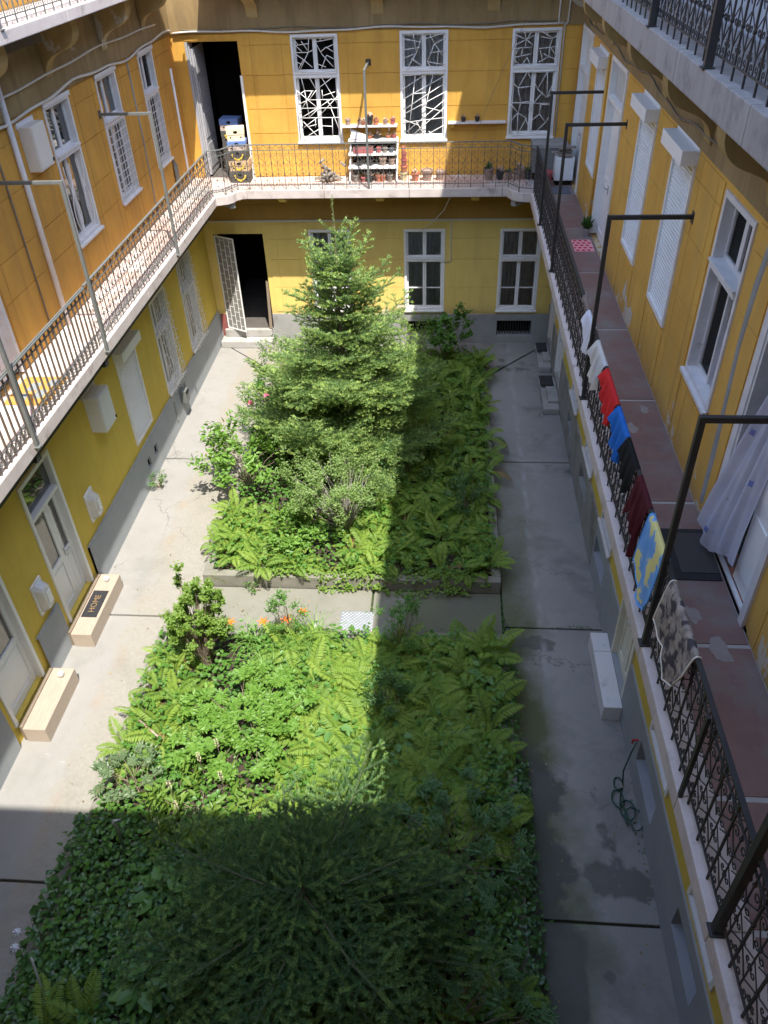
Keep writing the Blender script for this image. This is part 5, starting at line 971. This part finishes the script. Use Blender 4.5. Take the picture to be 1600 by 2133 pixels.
def shrub(name, label, x, y, h, r, mat, leaf, n, seed, wd=.55, stems=7, clumps=26, z0=.2, group=None, hollow=.35, squash=1.0, twig=None, pinnate=0, low=.15, tops=None, cat='shrub', droop=.15, upright=.5):
    """stems running to clumps; leaves set along the twigs of each clump (optionally as pinnate leaves)"""
    R = np.random.default_rng(seed); t = thing(name, label, cat, (x, y, z0), group); base = np.array([x, y, z0]); C = []
    while len(C) < clumps:
        d = rdir(R, 1, -.5, 1)[0]; rr = (hollow + (1 - hollow) * R.random() ** .5); c = np.array([d[0] * r * rr, d[1] * r * rr * squash, h * (low + (1 - low) * (.5 + .5 * d[2] * rr))])
        c *= np.array([1, 1, R.uniform(.82, 1.1)]); C.append(base + c)
    if tops: C += [np.array(q) for q in tops]
    C = np.array(C); m = MB(); roots = base + np.c_[R.normal(0, r * .10, stems), R.normal(0, r * .10, stems), np.zeros(stems)]
    for i, c in enumerate(C):
        q = roots[i % stems]; mid = q * .45 + c * .55 + np.array([0, 0, .12 * h]) + R.normal(0, .04, 3); m.tube([tuple(q), tuple(mid), tuple(c)], [max(.005, .03 / math.sqrt(len(C))) if stems > 1 else .012, .005, .0025], 5, False)
    m.build('stems', twig or m_twig, t, fix=False)
    per = max(1, n // len(C)); P = []; D = []; N = []; cr = r * 1.15 / len(C) ** .36
    for c in C:
        out = c - (base + np.array([0, 0, h * .35])); out /= np.linalg.norm(out) + 1e-6; nt_ = 5 if not pinnate else max(3, per // pinnate)
        for k in range(nt_):
            d = out * .8 + rdir(R, 1, -.3, .9)[0] * .9 + np.array([0, 0, .25]); d /= np.linalg.norm(d); a = c - d * cr * .35; ln = cr * R.uniform(.9, 1.5)
            side = np.cross(d, [0, 0, 1]); side /= np.linalg.norm(side) + 1e-6
            if pinnate:
                ln = leaf * pinnate * .36
                for q in range(pinnate):
                    s_ = .25 + .75 * (q // 2 * 2) / pinnate; p = a + d * ln * s_ - np.array([0, 0, .35 * ln * s_ * s_]); sg = 1 if q % 2 else -1
                    P.append(p); D.append(side * sg + d * .45 + np.array([0, 0, -.1]) if q < pinnate - 1 else d); N.append(np.array([0, 0, 1.]) + R.normal(0, .12, 3))
            else:
                m_ = max(1, per // nt_)
                for q in range(m_):
                    s_ = (q + R.random()) / m_; p = a + d * ln * s_ + R.normal(0, cr * .16, 3); P.append(p); D.append(d * .5 + side * (1 if q % 2 else -1) * .8 + R.normal(0, .35, 3)); N.append(np.array([0, 0, 1.]) * upright + out * .55 + R.normal(0, .3, 3))
    P = np.array(P); P[:, 2] = np.maximum(P[:, 2], z0 + .02); L = leaf * R.uniform(.65, 1.2, len(P)); V, F = leaves(P, np.array(D), np.array(N), L, L * wd, droop=droop)
    rn = np.repeat(np.clip(R.normal(.5, .25, len(P)), 0, 1), 2); link_np('crown', np_mesh('crown', V - np.array(ORG[t.name]), F, rn), mat, t, 'stuff'); return t
# ---- fern fronds
def frond_mesh(name, seed, arch):
    R = np.random.default_rng(seed); n = 30; P = []; D = []; N = []; L = []
    s_ = np.linspace(0, 1, n + 1); ang = np.radians(78) - np.radians(arch) * s_ ** 1.2; dx = np.cumsum(np.cos(ang)) / n; dz = np.cumsum(np.sin(ang)) / n; prof = np.sin(np.pi * np.clip(s_ * .93 + .07, 0, 1) ** 1.35) ** .8 * .17 + .008
    V = []; F = []
    for i in range(2, n + 1):
        t = np.array([math.cos(ang[i]), 0, math.sin(ang[i])]); nn = np.array([-math.sin(ang[i]), 0, math.cos(ang[i])])
        for sd in (-1, 1):
            P.append((dx[i], 0, dz[i])); D.append(np.array([0, sd, 0]) + t * .32 - nn * .12 + R.normal(0, .05, 3)); N.append(nn); L.append(prof[i] * R.uniform(.9, 1.08))
    L = np.array(L); Vv, Ff = leaves(np.array(P), np.array(D), np.array(N), L, .026 + L * .05, fold=.12, droop=.22, tipw=.8)
    rv = []; rf = []
    for i in range(n + 1): w = .006 * (1 - .8 * s_[i]); rv += [(dx[i], -w, dz[i]), (dx[i], w, dz[i])]
    for i in range(n): rf.append((2 * i, 2 * i + 1, 2 * i + 3, 2 * i + 2))
    b = len(Vv); me = np_mesh(name, np.vstack([Vv, np.array(rv)]), np.vstack([Ff, np.array(rf) + b])); me.materials.append(l_fern); return me
FRONDS = [frond_mesh('frond', 1, 95), frond_mesh('frond', 2, 120), frond_mesh('frond', 3, 70), frond_mesh('frond', 4, 140)]
FR = random.Random(5)
BROWN = frond_mesh('frond', 9, 110); BROWN.materials.clear(); BROWN.materials.append(leafmat('withered_frond', (.22, .15, .06), (.30, .22, .09), .8, .2, use_obj=True))
def fern(x, y, size, label, group, n=None, z0=.19):
    t = thing('fern', label, 'fern', (x, y, z0), group); n = n or FR.randint(7, 10); a0 = FR.uniform(0, 6.28)
    for k in range(n):
        a = a0 + k * 2.4 + FR.uniform(-.3, .3); sc = size * FR.uniform(.72, 1.12); o = inst(FR.choice(FRONDS), 'frond', t, (x + .04 * math.cos(a), y + .04 * math.sin(a), z0), 0, sc)
        o.rotation_euler = (FR.uniform(-.3, .3), FR.uniform(-.25, .45), a)
        if FR.random() < .035: o.data = BROWN; o.rotation_euler[1] = FR.uniform(.5, .9)
def fern_patch(x0, x1, y0, y1, n, size, label, group, skip=None):
    pts = []; tries = 0; dmin = .78 * math.sqrt((x1 - x0) * (y1 - y0) / n)
    while len(pts) < n and tries < 4000:
        tries += 1; p = (FR.uniform(x0, x1), FR.uniform(y0, y1))
        if skip and skip(*p): continue
        if all(math.dist(p, q) > dmin for q in pts): pts.append(p)
    for p in pts: fern(p[0], p[1], size * FR.uniform(.7, 1.25), label(*p) if callable(label) else label, group)
def far_label(x, y): return 'shaded fern in the front row of the far bed, right half' if y < 11.3 else 'shaded fern at the far end of the far bed' if y > 17.2 else 'shaded fern along the right kerb of the far bed' if x > .5 else 'shaded fern between the fir and the right kerb row'
def near_label(x, y): return 'shaded fern at the back edge of the near bed' if y > 7.9 else 'shaded fern along the right kerb of the near bed' if x > .5 else 'shaded fern just right of the sun edge in the near bed' if x < -.4 else 'shaded fern in the right middle of the near bed'
fern_patch(-.85, .92, 10.45, 18.6, 92, .60, far_label, 'ferns in the shaded right of the far bed')
fern_patch(-4.15, -2.5, 10.45, 12.0, 22, .54, 'sunlit yellow-green fern at the front left of the far bed', 'sunlit ferns at the front left of the far bed')
fern_patch(-1.75, -.9, 10.45, 12.3, 13, .54, 'sunlit yellow-green fern at the front middle of the far bed', 'sunlit ferns at the front middle of the far bed')
fern_patch(-2.0, -1.0, 5.5, 8.30, 31, .68, lambda x, y: 'sunlit fern of the near bed close to the cross path' if y > 7.8 else 'sunlit fern of the near bed beside the shaded fir' if y < 6.5 else 'sunlit fern in the heart of the near bed', 'sunlit ferns in the middle of the near bed')
fern_patch(-4.45, -3.75, 6.3, 8.3, 12, .56, 'sunlit fern along the left kerb of the near bed', 'sunlit ferns on the left kerb of the near bed')
fern_patch(-2.7, -2.0, 7.9, 8.75, 5, .58, 'sunlit fern among the daylilies of the near bed', 'ferns among the daylilies')
fern_patch(-.95, .85, 5.2, 8.6, 52, .66, near_label, 'ferns in the shaded right of the near bed')
fern_patch(.5, .95, 2.3, 4.6, 6, .5, 'fern by the right kerb beside the shaded fir', 'ferns on the near right kerb')
fern_patch(-4.25, -3.7, 2.4, 3.1, 4, .6, 'fern in the bottom left corner of the near bed', 'ferns in the near left corner')
# ---- fir
m_firtwig = mottled('fir_twig', (.075, .06, .045), (.11, .095, .07), 20, .9, .2)
def fir(name, label, x, y, H, rad, seed, mat, z0=.15, whorls=22, zlow=.5, needle=.026, step=.0095, leader=.7, droop=.0, top_up=55, tipbright=.5, subl=.36, nw=.0042, tw=1.0, sp0=.115, sp1=.10, tert=.42, flat=.7, crest=0):
    R = np.random.default_rng(seed); t = thing(name, label, 'tree', (x, y, z0)); tr = MB(); HT = H - leader * .12; tr.tube([(x + .01 * math.sin(k), y, z0 + HT * k / 9) for k in range(10)], [.06 * (1 - k / 9) ** 1.15 * H / 5 + .003 for k in range(10)], 8); tr.build('trunk', m_bark, t, smooth=True, fix=False)
    segs = []; br = MB()              # segs: (p, q, shoot age 0..1)
    def shoot(p, d, ln, depth, age):
        """one twig with curved axis; adds needle segments and side twigs"""
        n = max(2, int(ln / .10)); pts = [p]; dd = d.copy(); st = ln / n
        for k in range(n):
            dd = dd + np.array([0, 0, .10 * st * 3 * (1 if depth == 0 else .3)]) + R.normal(0, .035, 3); dd /= np.linalg.norm(dd); pts.append(pts[-1] + dd * st)
        if depth < 2: br.tube([tuple(q) for q in pts], [((.013 if depth == 0 else .004) * (1 - .75 * k / n) + .0012) * tw for k in range(n + 1)], 4, False)
        tint = R.normal(0, .16)
        for k in range(n):
            f = (k + .5) / n
            if depth == 0 and f < .12 and ln > .9: continue
            segs.append((pts[k], pts[k + 1], (1 if f > 1 - tipbright * .9 and depth >= 1 or (f > .85) else 0) + tint))
        if depth < 2 and ln > .16:
            m = int(ln / (sp0 if depth == 0 else sp1)); up = np.array([0, 0, 1.])
            for k in range(m):
                f = (k + .6) / m
                if depth == 0 and f < .06: continue
                i = min(n - 1, int(f * n)); q = pts[i] + (pts[i + 1] - pts[i]) * (f * n - i); ax = pts[i + 1] - pts[i]; ax /= np.linalg.norm(ax); sd = np.cross(ax, up); sd /= np.linalg.norm(sd) + 1e-6
                l2 = (ln * subl * (1.12 - f) * R.uniform(.7, 1.2) + .05) if depth == 0 else ln * tert * (1.15 - f) * R.uniform(.7, 1.2) + .03
                for sg in (-1, 1):
                    if R.random() < .12: continue
                    shoot(q, ax * .72 + sd * sg * .75 + np.array([0, 0, R.normal(-.03, .14)]), l2, depth + 1, age)
    for w in range(whorls):
        f = (w + .2) / whorls; z = zlow + (H - leader - zlow) * f; rr = rad(z / H); nb = R.integers(5, 8); a0 = R.uniform(0, 6.28)
        for k in range(nb):
            a = a0 + k * 6.283 / nb + R.normal(0, .15); e = math.radians(-6 + droop + (top_up + 6) * max(0, (f - .45) / .55) ** 1.3 + R.normal(0, 6)); ln = rr * R.uniform(.72, 1.12)
            shoot(np.array([x, y, z0 + z + R.normal(0, .04)]), np.array([math.cos(a) * math.cos(e), math.sin(a) * math.cos(e), math.sin(e)]), ln, 0 if ln > .3 else 1, f)
    top = np.array([x, y, z0 + H - leader]); 
    if leader > .3:
        for k in range(9): shoot(top + np.array([0, 0, leader * (.02 + .17 * (k // 3))]), np.array([math.cos(k * 2.2 + k // 3), math.sin(k * 2.2 + k // 3), .25 + .2 * (k // 3)]), leader * (.50 - .07 * (k // 3)), 2, 1)
        for k in range(int(leader / .1)): segs.append((top + np.array([0, 0, k * .1]), top + np.array([0, 0, k * .1 + .1]), 1))
    for k in range(crest):
        a = k * 2.4; e = R.uniform(.15, .9); shoot(np.array([x, y, z0 + H - leader - .05 - .5 * R.random()]), np.array([math.cos(a) * math.cos(e), math.sin(a) * math.cos(e), math.sin(e)]), R.uniform(.3, .65), 1, 1)
    br.build('branches', m_firtwig, t, fix=False)
    A = np.array([q[0] for q in segs]); B = np.array([q[1] for q in segs]); G = np.array([q[2] for q in segs], float); ln = np.linalg.norm(B - A, axis=1); cnt = np.maximum(2, (ln / step).astype(int)); idx = np.repeat(np.arange(len(segs)), cnt); M = len(idx)
    P = A[idx] + (B - A)[idx] * R.random((M, 1)); ax = norm((B - A)[idx]); sd = norm(np.cross(ax, np.array([0, 0, 1.])) + 1e-6); up = np.cross(sd, ax); th = R.normal(0, flat, M); sg = np.where(R.random(M) < .5, -1, 1)
    d = norm(sd * (sg * np.cos(th))[:, None] + up * (np.abs(np.sin(th)) * 1.1 + .22)[:, None] + ax * .6); L = needle * R.uniform(.75, 1.15, (M, 1)) * (1 + .12 * np.clip(G[idx], 0, 1)[:, None]); wv = norm(np.cross(d, rdir(R, M))) * nw
    V = np.stack([P - wv, P + wv, P + d * L + wv * .5, P + d * L - wv * .5], 1).reshape(-1, 3); F = np.arange(M * 4).reshape(-1, 4); rn = np.clip(np.where(G[idx] > .5, R.normal(.80, .1, M) + (G[idx] - 1) * .8, R.normal(.30, .16, M) + G[idx]), 0, 1)
    link_np('needles', np_mesh('needles', V - np.array(ORG[t.name]), F, rn), mat, t, 'stuff'); print(name, 'segments', len(segs), 'needles', M); return t
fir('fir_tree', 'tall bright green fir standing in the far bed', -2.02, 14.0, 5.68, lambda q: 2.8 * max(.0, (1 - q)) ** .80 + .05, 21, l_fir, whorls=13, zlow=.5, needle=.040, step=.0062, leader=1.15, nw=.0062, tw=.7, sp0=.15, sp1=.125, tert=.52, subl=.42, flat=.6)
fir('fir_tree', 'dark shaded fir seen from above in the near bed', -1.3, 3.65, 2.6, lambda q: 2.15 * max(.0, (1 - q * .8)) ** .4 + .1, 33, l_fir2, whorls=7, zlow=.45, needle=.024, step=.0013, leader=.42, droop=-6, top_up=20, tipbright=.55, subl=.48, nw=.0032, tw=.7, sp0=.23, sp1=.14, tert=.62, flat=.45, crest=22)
# ---- shrubs of the far bed
shrub('rose_bush', 'rose bush with pink blooms left of the tall fir', -3.75, 14.6, 1.5, .75, l_mid, .06, 2600, 41, clumps=30, tops=[(-4.05, 15.9, 1.75), (-4.1, 15.3, 1.35), (-3.7, 16.2, 1.6)])
shrub('leafy_shrub', 'bright leafy shrub leaning over the left kerb of the far bed', -3.95, 12.95, 1.25, .85, l_bright, .11, 1700, 42, clumps=26, wd=.58, tops=[(-4.75, 13.2, 1.1), (-4.85, 12.7, .85), (-4.7, 13.5, 1.2)])
for (x, y, z) in ((-3.72, 14.2, 1.66), (-4.12, 14.3, 1.42), (-4.0, 14.0, 1.3)):
    R = np.random.default_rng(int(z * 100)); n = 26; d = rdir(R, n, -.2, 1); c = np.array([x, y, z]); V, F = leaves(c + d * .02, d + R.normal(0, .3, (n, 3)), rdir(R, n), .05, .045); t = thing('rose_bloom', 'pink rose bloom on the bush left of the fir', 'flower', (x, y, z), 'pink rose blooms'); link_np('petals', np_mesh('petals', V - c, F, R.random(len(F))), l_pink, t)
shrub('climbing_rose', 'slim rose shoots at the far left edge of the far bed', -4.05, 16.9, 1.7, .4, l_dark, .055, 700, 43, clumps=12)
shrub('leafy_shrub', 'low bright green leafy plant before the fir', -2.75, 11.15, .55, .55, l_bright, .085, 900, 44, clumps=16, wd=.6)
shrub('small_leaf_shrub', 'thin-trunked shrub with small pale leaves before the fir', -2.0, 11.5, 1.75, .95, l_pale, .042, 11000, 45, clumps=90, stems=1, low=.42, twig=m_twig_pale, cat='shrub')
shrub('small_tree', 'small round-leaved tree at the far end of the far bed', .1, 18.45, 1.45, .58, l_mid, .085, 1500, 46, clumps=26, wd=.8, stems=3, low=.12, cat='tree')
shrub('upright_shrub', 'upright small-leaved shrub behind the fir by the far wall', -.75, 18.4, 1.5, .45, l_yel, .045, 900, 47, clumps=16)
shrub('low_shrub', 'small dark shrub among the shaded ferns of the far bed', .45, 12.2, .95, .45, l_dark, .05, 1100, 48, clumps=16)
shrub('leafy_shrub', 'broad dark shrub under the right side of the fir', -.75, 13.3, .95, .6, l_dark, .06, 1200, 49, clumps=18)
shrub('weed', 'small leafy weed at the foot of the left plinth', -6.05, 13.15, .3, .24, l_mid, .05, 240, 50, clumps=10, z0=0.0, cat='weed')
shrub('tuft', 'leafy tuft growing before the kerb of the far bed', -3.35, 10.08, .16, .16, l_mid, .045, 90, 51, clumps=6, z0=0.0, cat='weed')
# ---- shrubs of the near bed
shrub('column_shrub', 'tall slim small-leaved shrub at the left back of the near bed', -3.72, 8.15, 2.0, .46, l_yel, .05, 9000, 52, clumps=110, wd=.7, stems=9, low=.05, hollow=.2)
shrub('wispy_shrub', 'wispy small-leaved shrub beside the daylilies', -2.5, 8.75, 1.15, .33, l_mid, .045, 700, 53, clumps=15)
shrub('arching_shrub', 'wide arching shrub with oval leaves in the sunlit near bed', -2.75, 6.75, .80, 1.0, l_bright, .082, 6000, 54, clumps=80, wd=.62, pinnate=9, low=.3, hollow=.1)
shrub('broadleaf_plant', 'large-leaved plant with cream flower spikes in the near bed', -3.1, 5.55, .68, .62, l_yel, .15, 480, 55, clumps=14, wd=.42)
shrub('glossy_shrub', 'grey glossy-leaved shrub at the left kerb of the near bed', -4.2, 5.85, .55, .5, l_mah, .07, 1000, 56, clumps=16, wd=.5, pinnate=9)
shrub('small_shrub', 'shaded small-leaved shrub at the back right of the near bed', -.62, 8.62, 1.05, .42, l_mid, .045, 1100, 57, clumps=18)
shrub('pinnate_shrub', 'dark shrub with feathered leaves right of the shaded fir', .25, 5.0, 1.05, .9, l_dark, .07, 2400, 58, clumps=30, wd=.5, pinnate=11)
shrub('pinnate_shrub', 'dark blue-green shrub with small oval leaves at the bottom right', .25, 3.15, 1.2, .95, l_dark, .062, 3200, 59, clumps=34, wd=.5, pinnate=11)
shrub('leafy_shrub', 'shaded shrub among the ferns right of the sun edge', -.75, 7.3, .8, .4, l_dark, .05, 900, 60, clumps=14)
def spikes(spots):
    for i, (x, y, z) in enumerate(spots):
        t = thing('flower_spike', 'cream flower spike on the large-leaved plant of the near bed', 'flower', (x, y, z), 'cream flower spikes'); R = np.random.default_rng(70 + i); n = 46; a = R.uniform(0, 6.28, n); hh = R.uniform(0, .17, n); P = np.c_[.016 * np.cos(a), .016 * np.sin(a), hh]; V, F = leaves(P, np.c_[np.cos(a), np.sin(a), .5 + 0 * a], rdir(R, n), .016, .016); link_np('florets', np_mesh('florets', V, F, R.random(len(F))), l_cream, t); MB().tube([(x, y, z - .3), (x, y, z + .17)], .004, 4).build('stalk', m_twig, t)
spikes([(-3.45, 5.5, .9), (-3.15, 5.9, .95), (-2.8, 5.65, .92), (-3.0, 5.2, .85), (-2.95, 6.1, 1.0), (-3.5, 5.05, .8), (-3.3, 5.25, .85)])
# daylilies
def daylily(x, y, label, seed, flowers):
    R = np.random.default_rng(seed); t = thing('daylily', label, 'daylily', (x, y, .2), 'daylilies at the back of the near bed'); V = []; F = []
    for i in range(46):
        a = R.uniform(0, 6.28); L = R.uniform(.45, .8); e0 = R.uniform(.9, 1.4); p = np.array([R.normal(0, .06), R.normal(0, .06), 0.]); w = .011; sd = np.array([-math.sin(a), math.cos(a), 0]); k = len(V)
        for s_ in range(8):
            e = e0 - 2.1 * (s_ / 7) ** 1.4; V += [p - sd * w * (1 - .12 * s_), p + sd * w * (1 - .12 * s_)]; p = p + np.array([math.cos(a) * math.cos(e), math.sin(a) * math.cos(e), math.sin(e)]) * L / 7
        for s_ in range(7): F.append((k + 2 * s_, k + 2 * s_ + 1, k + 2 * s_ + 3, k + 2 * s_ + 2))
    link_np('blades', np_mesh('blades', np.array(V), F, R.random(len(F))), l_blade, t, 'stuff')
    for (fx, fy, fz) in flowers:
        MB().tube([(x, y, .2), ((x + fx) / 2, (y + fy) / 2, fz * .6), (fx, fy, fz)], .006, 5).build('flower_stalk', m_hosta_st, t, smooth=True); n = 6; a = np.arange(n) * 1.047; P = np.tile(np.array([[fx - x, fy - y, fz - .2]]), (n, 1)); V2, F2 = leaves(P, np.c_[np.cos(a), np.sin(a), .55 + 0 * a], np.c_[-np.cos(a) * .5, -np.sin(a) * .5, 1 + 0 * a], .11, .045, droop=.3); link_np('orange_flower', np_mesh('orange_flower', V2, F2, R.random(len(F2))), l_orange, t)
m_hosta_st = mottled('green_stalk', (.12, .22, .05), (.16, .26, .07), 10)
def fl(px_, py_, yy_): q = pix(px_, py_, 1, yy_); return (q.x, q.y, q.z)
daylily(-3.05, 8.55, 'arching daylily clump with orange bloom beside the slim shrub', 81, [fl(480, 1297, 8.75)]); daylily(-2.6, 8.3, 'daylily clump with orange bloom in the middle of the row', 82, [fl(548, 1296, 8.7)]); daylily(-2.35, 8.6, 'daylily clump with an orange bloom near the drain cover', 83, [fl(596, 1292, 8.8)]); daylily(-2.0, 8.7, 'daylily clump with the tallest orange bloom', 84, [fl(631, 1276, 8.85)]); daylily(-2.75, 7.95, 'flowerless daylily clump lying over the sunlit shrub', 85, [])
# hostas
def hosta(x, y, label, seed, L, n=9):
    R = np.random.default_rng(seed); t = thing('hosta', label, 'hosta', (x, y, .2), 'hostas in the near bed'); a = np.arange(n) * 2.4 + R.uniform(0, 6); rr = R.uniform(.06, .16, n); P = np.c_[rr * np.cos(a), rr * np.sin(a), R.uniform(.22, .36, n)]
    for i in range(n):
        V, F = leaves(P[i:i + 1], np.array([[math.cos(a[i]), math.sin(a[i]), .15]]), np.array([[0, 0, 1.]]) + R.normal(0, .15, (1, 3)), L * R.uniform(.8, 1.1), L * .72, fold=.1, droop=.22); link_np('leaf', np_mesh('leaf', V, F, [R.random()] * len(F)), l_hosta, t)
hosta(-3.3, 4.35, 'hosta with broad leaves left of the shaded fir', 91, .24); hosta(-3.25, 3.3, 'hosta with blue-green leaves at the lower left of the fir', 92, .25, 11); hosta(-1.5, 6.85, 'hosta-like clump of round leaves at the sun edge', 93, .2, 10); hosta(-.55, 6.7, 'shaded hosta-like clump among ferns of the near bed', 94, .18); hosta(.7, 8.0, 'dark broad-leaved clump at the back right of the near bed', 95, .2)
# ---- ground cover (uncountable ivy, vine and low leaves)
def cover(name, label, boxes, n, leaf, mat, seed, hgt=.12, spill=None, wd=.9, cat='ground cover', mask=None):
    R = np.random.default_rng(seed); P = []
    for (x0, x1, y0, y1, z, w) in boxes:
        k = int(n * w); q = np.c_[R.uniform(x0, x1, k), R.uniform(y0, y1, k), z + hgt * R.random(k) ** 1.5]; q[:, 2] += .07 * np.sin(q[:, 0] * 4.3 + 1) * np.cos(q[:, 1] * 3.7); P.append(q)
    P = np.vstack(P); m = len(P); N = np.tile(np.array([[0, 0, 1.]]), (m, 1)) + R.normal(0, .35, (m, 3)); D = rdir(R, m, -.35, .25); L = leaf * R.uniform(.6, 1.25, m); V, F = leaves(P, D, N, L, L * wd, droop=.12); c = P.mean(0); c[2] = 0
    me = np_mesh(name, V - c, F, np.repeat(np.clip(R.normal(.5, .25, m), 0, 1), 2)); me.materials.append(mat); o = bpy.data.objects.new(name, me); COL.objects.link(o); o.location = c; tag(o, label, cat, kind='stuff')
cover('ground_cover', 'low mixed leaves covering the soil of the far bed', [(-4.25, 1.0, 10.3, 18.8, .2, 1)], 12000, .075, l_mid, 101, .36)
cover('ivy', 'bright ivy spilling over the front kerb of the far bed', [(-3.2, -.3, 10.16, 10.5, .24, .6), (-2.2, -1.0, 10.05, 10.2, .05, .1), (-.3, .9, 10.16, 10.45, .22, .25), (-1.0, .5, 10.0, 10.16, .02, .12)], 1500, .06, l_yel, 102, .12)
cover('ground_cover', 'low leaves under the ferns of the near bed', [(-4.6, 1.0, 2.0, 8.85, .2, 1)], 14000, .08, l_mid, 103, .34)
cover('ivy', 'dark heart-leaved vine carpeting the left of the near bed', [(-4.85, -2.6, 1.8, 5.4, .26, 1)], 5200, .085, l_ivy, 104, .16)
cover('ivy', 'glossy ivy along the right kerb of the near bed', [(.55, 1.2, 1.8, 8.6, .26, .8), (1.1, 1.3, 2.0, 6.6, .08, .2)], 3000, .07, l_ivy, 105, .16)
cover('moss_weeds', 'tiny weeds rooted in the joints of the concrete', [(1.06, 1.13, 8.9, 10.2, -.02, .4), (1.15, 2.6, 9.34, 9.38, -.02, .25), (1.2, 1.5, 4.47, 4.52, -.02, .12), (2.66, 2.74, 4.6, 6.4, -.02, .2)], 420, .028, l_dark, 106, .04, cat='weeds')
# garden stakes
t = MB().tube([pix(262, 1775, 2, .25), pix(243, 1722, 1, 4.85), pix(234, 1710, 1, 4.86), pix(252, 1708, 1, 4.9)], .02, 7).build('bent_pipe', m_steel, smooth=True, label='grey bent pipe sticking out of the vine at the left', cat='pipe')
MB().tube([(-4.25, 3.05, .2), tuple(pix(65, 1995, 1, 3.35))], .014, 6).build('garden_stake', m_steel, smooth=True, label='slanting grey stake at the lower left of the near bed', cat='stake'); MB().tube([(-4.0, 6.6, .35), tuple(pix(290, 1500, 1, 6.85))], .016, 6).build('garden_stake', m_rusty, smooth=True, label='rusty-tipped stake among the ferns at the left kerb', cat='stake')
cover('leaf_litter', 'dry leaf bits scattered along the kerbs and walls', [(-5.6, -4.4, 3, 16, .004, .3), (1.12, 1.7, 2.5, 17, .004, .35), (-4.3, 1.0, 9.05, 10.15, .004, .2), (2.3, 2.72, 3, 17, .004, .15)], 420, .03, leafmat('dry_leaf', (.20, .14, .07), (.30, .23, .10), .8, .1), 107, .006, cat='litter')
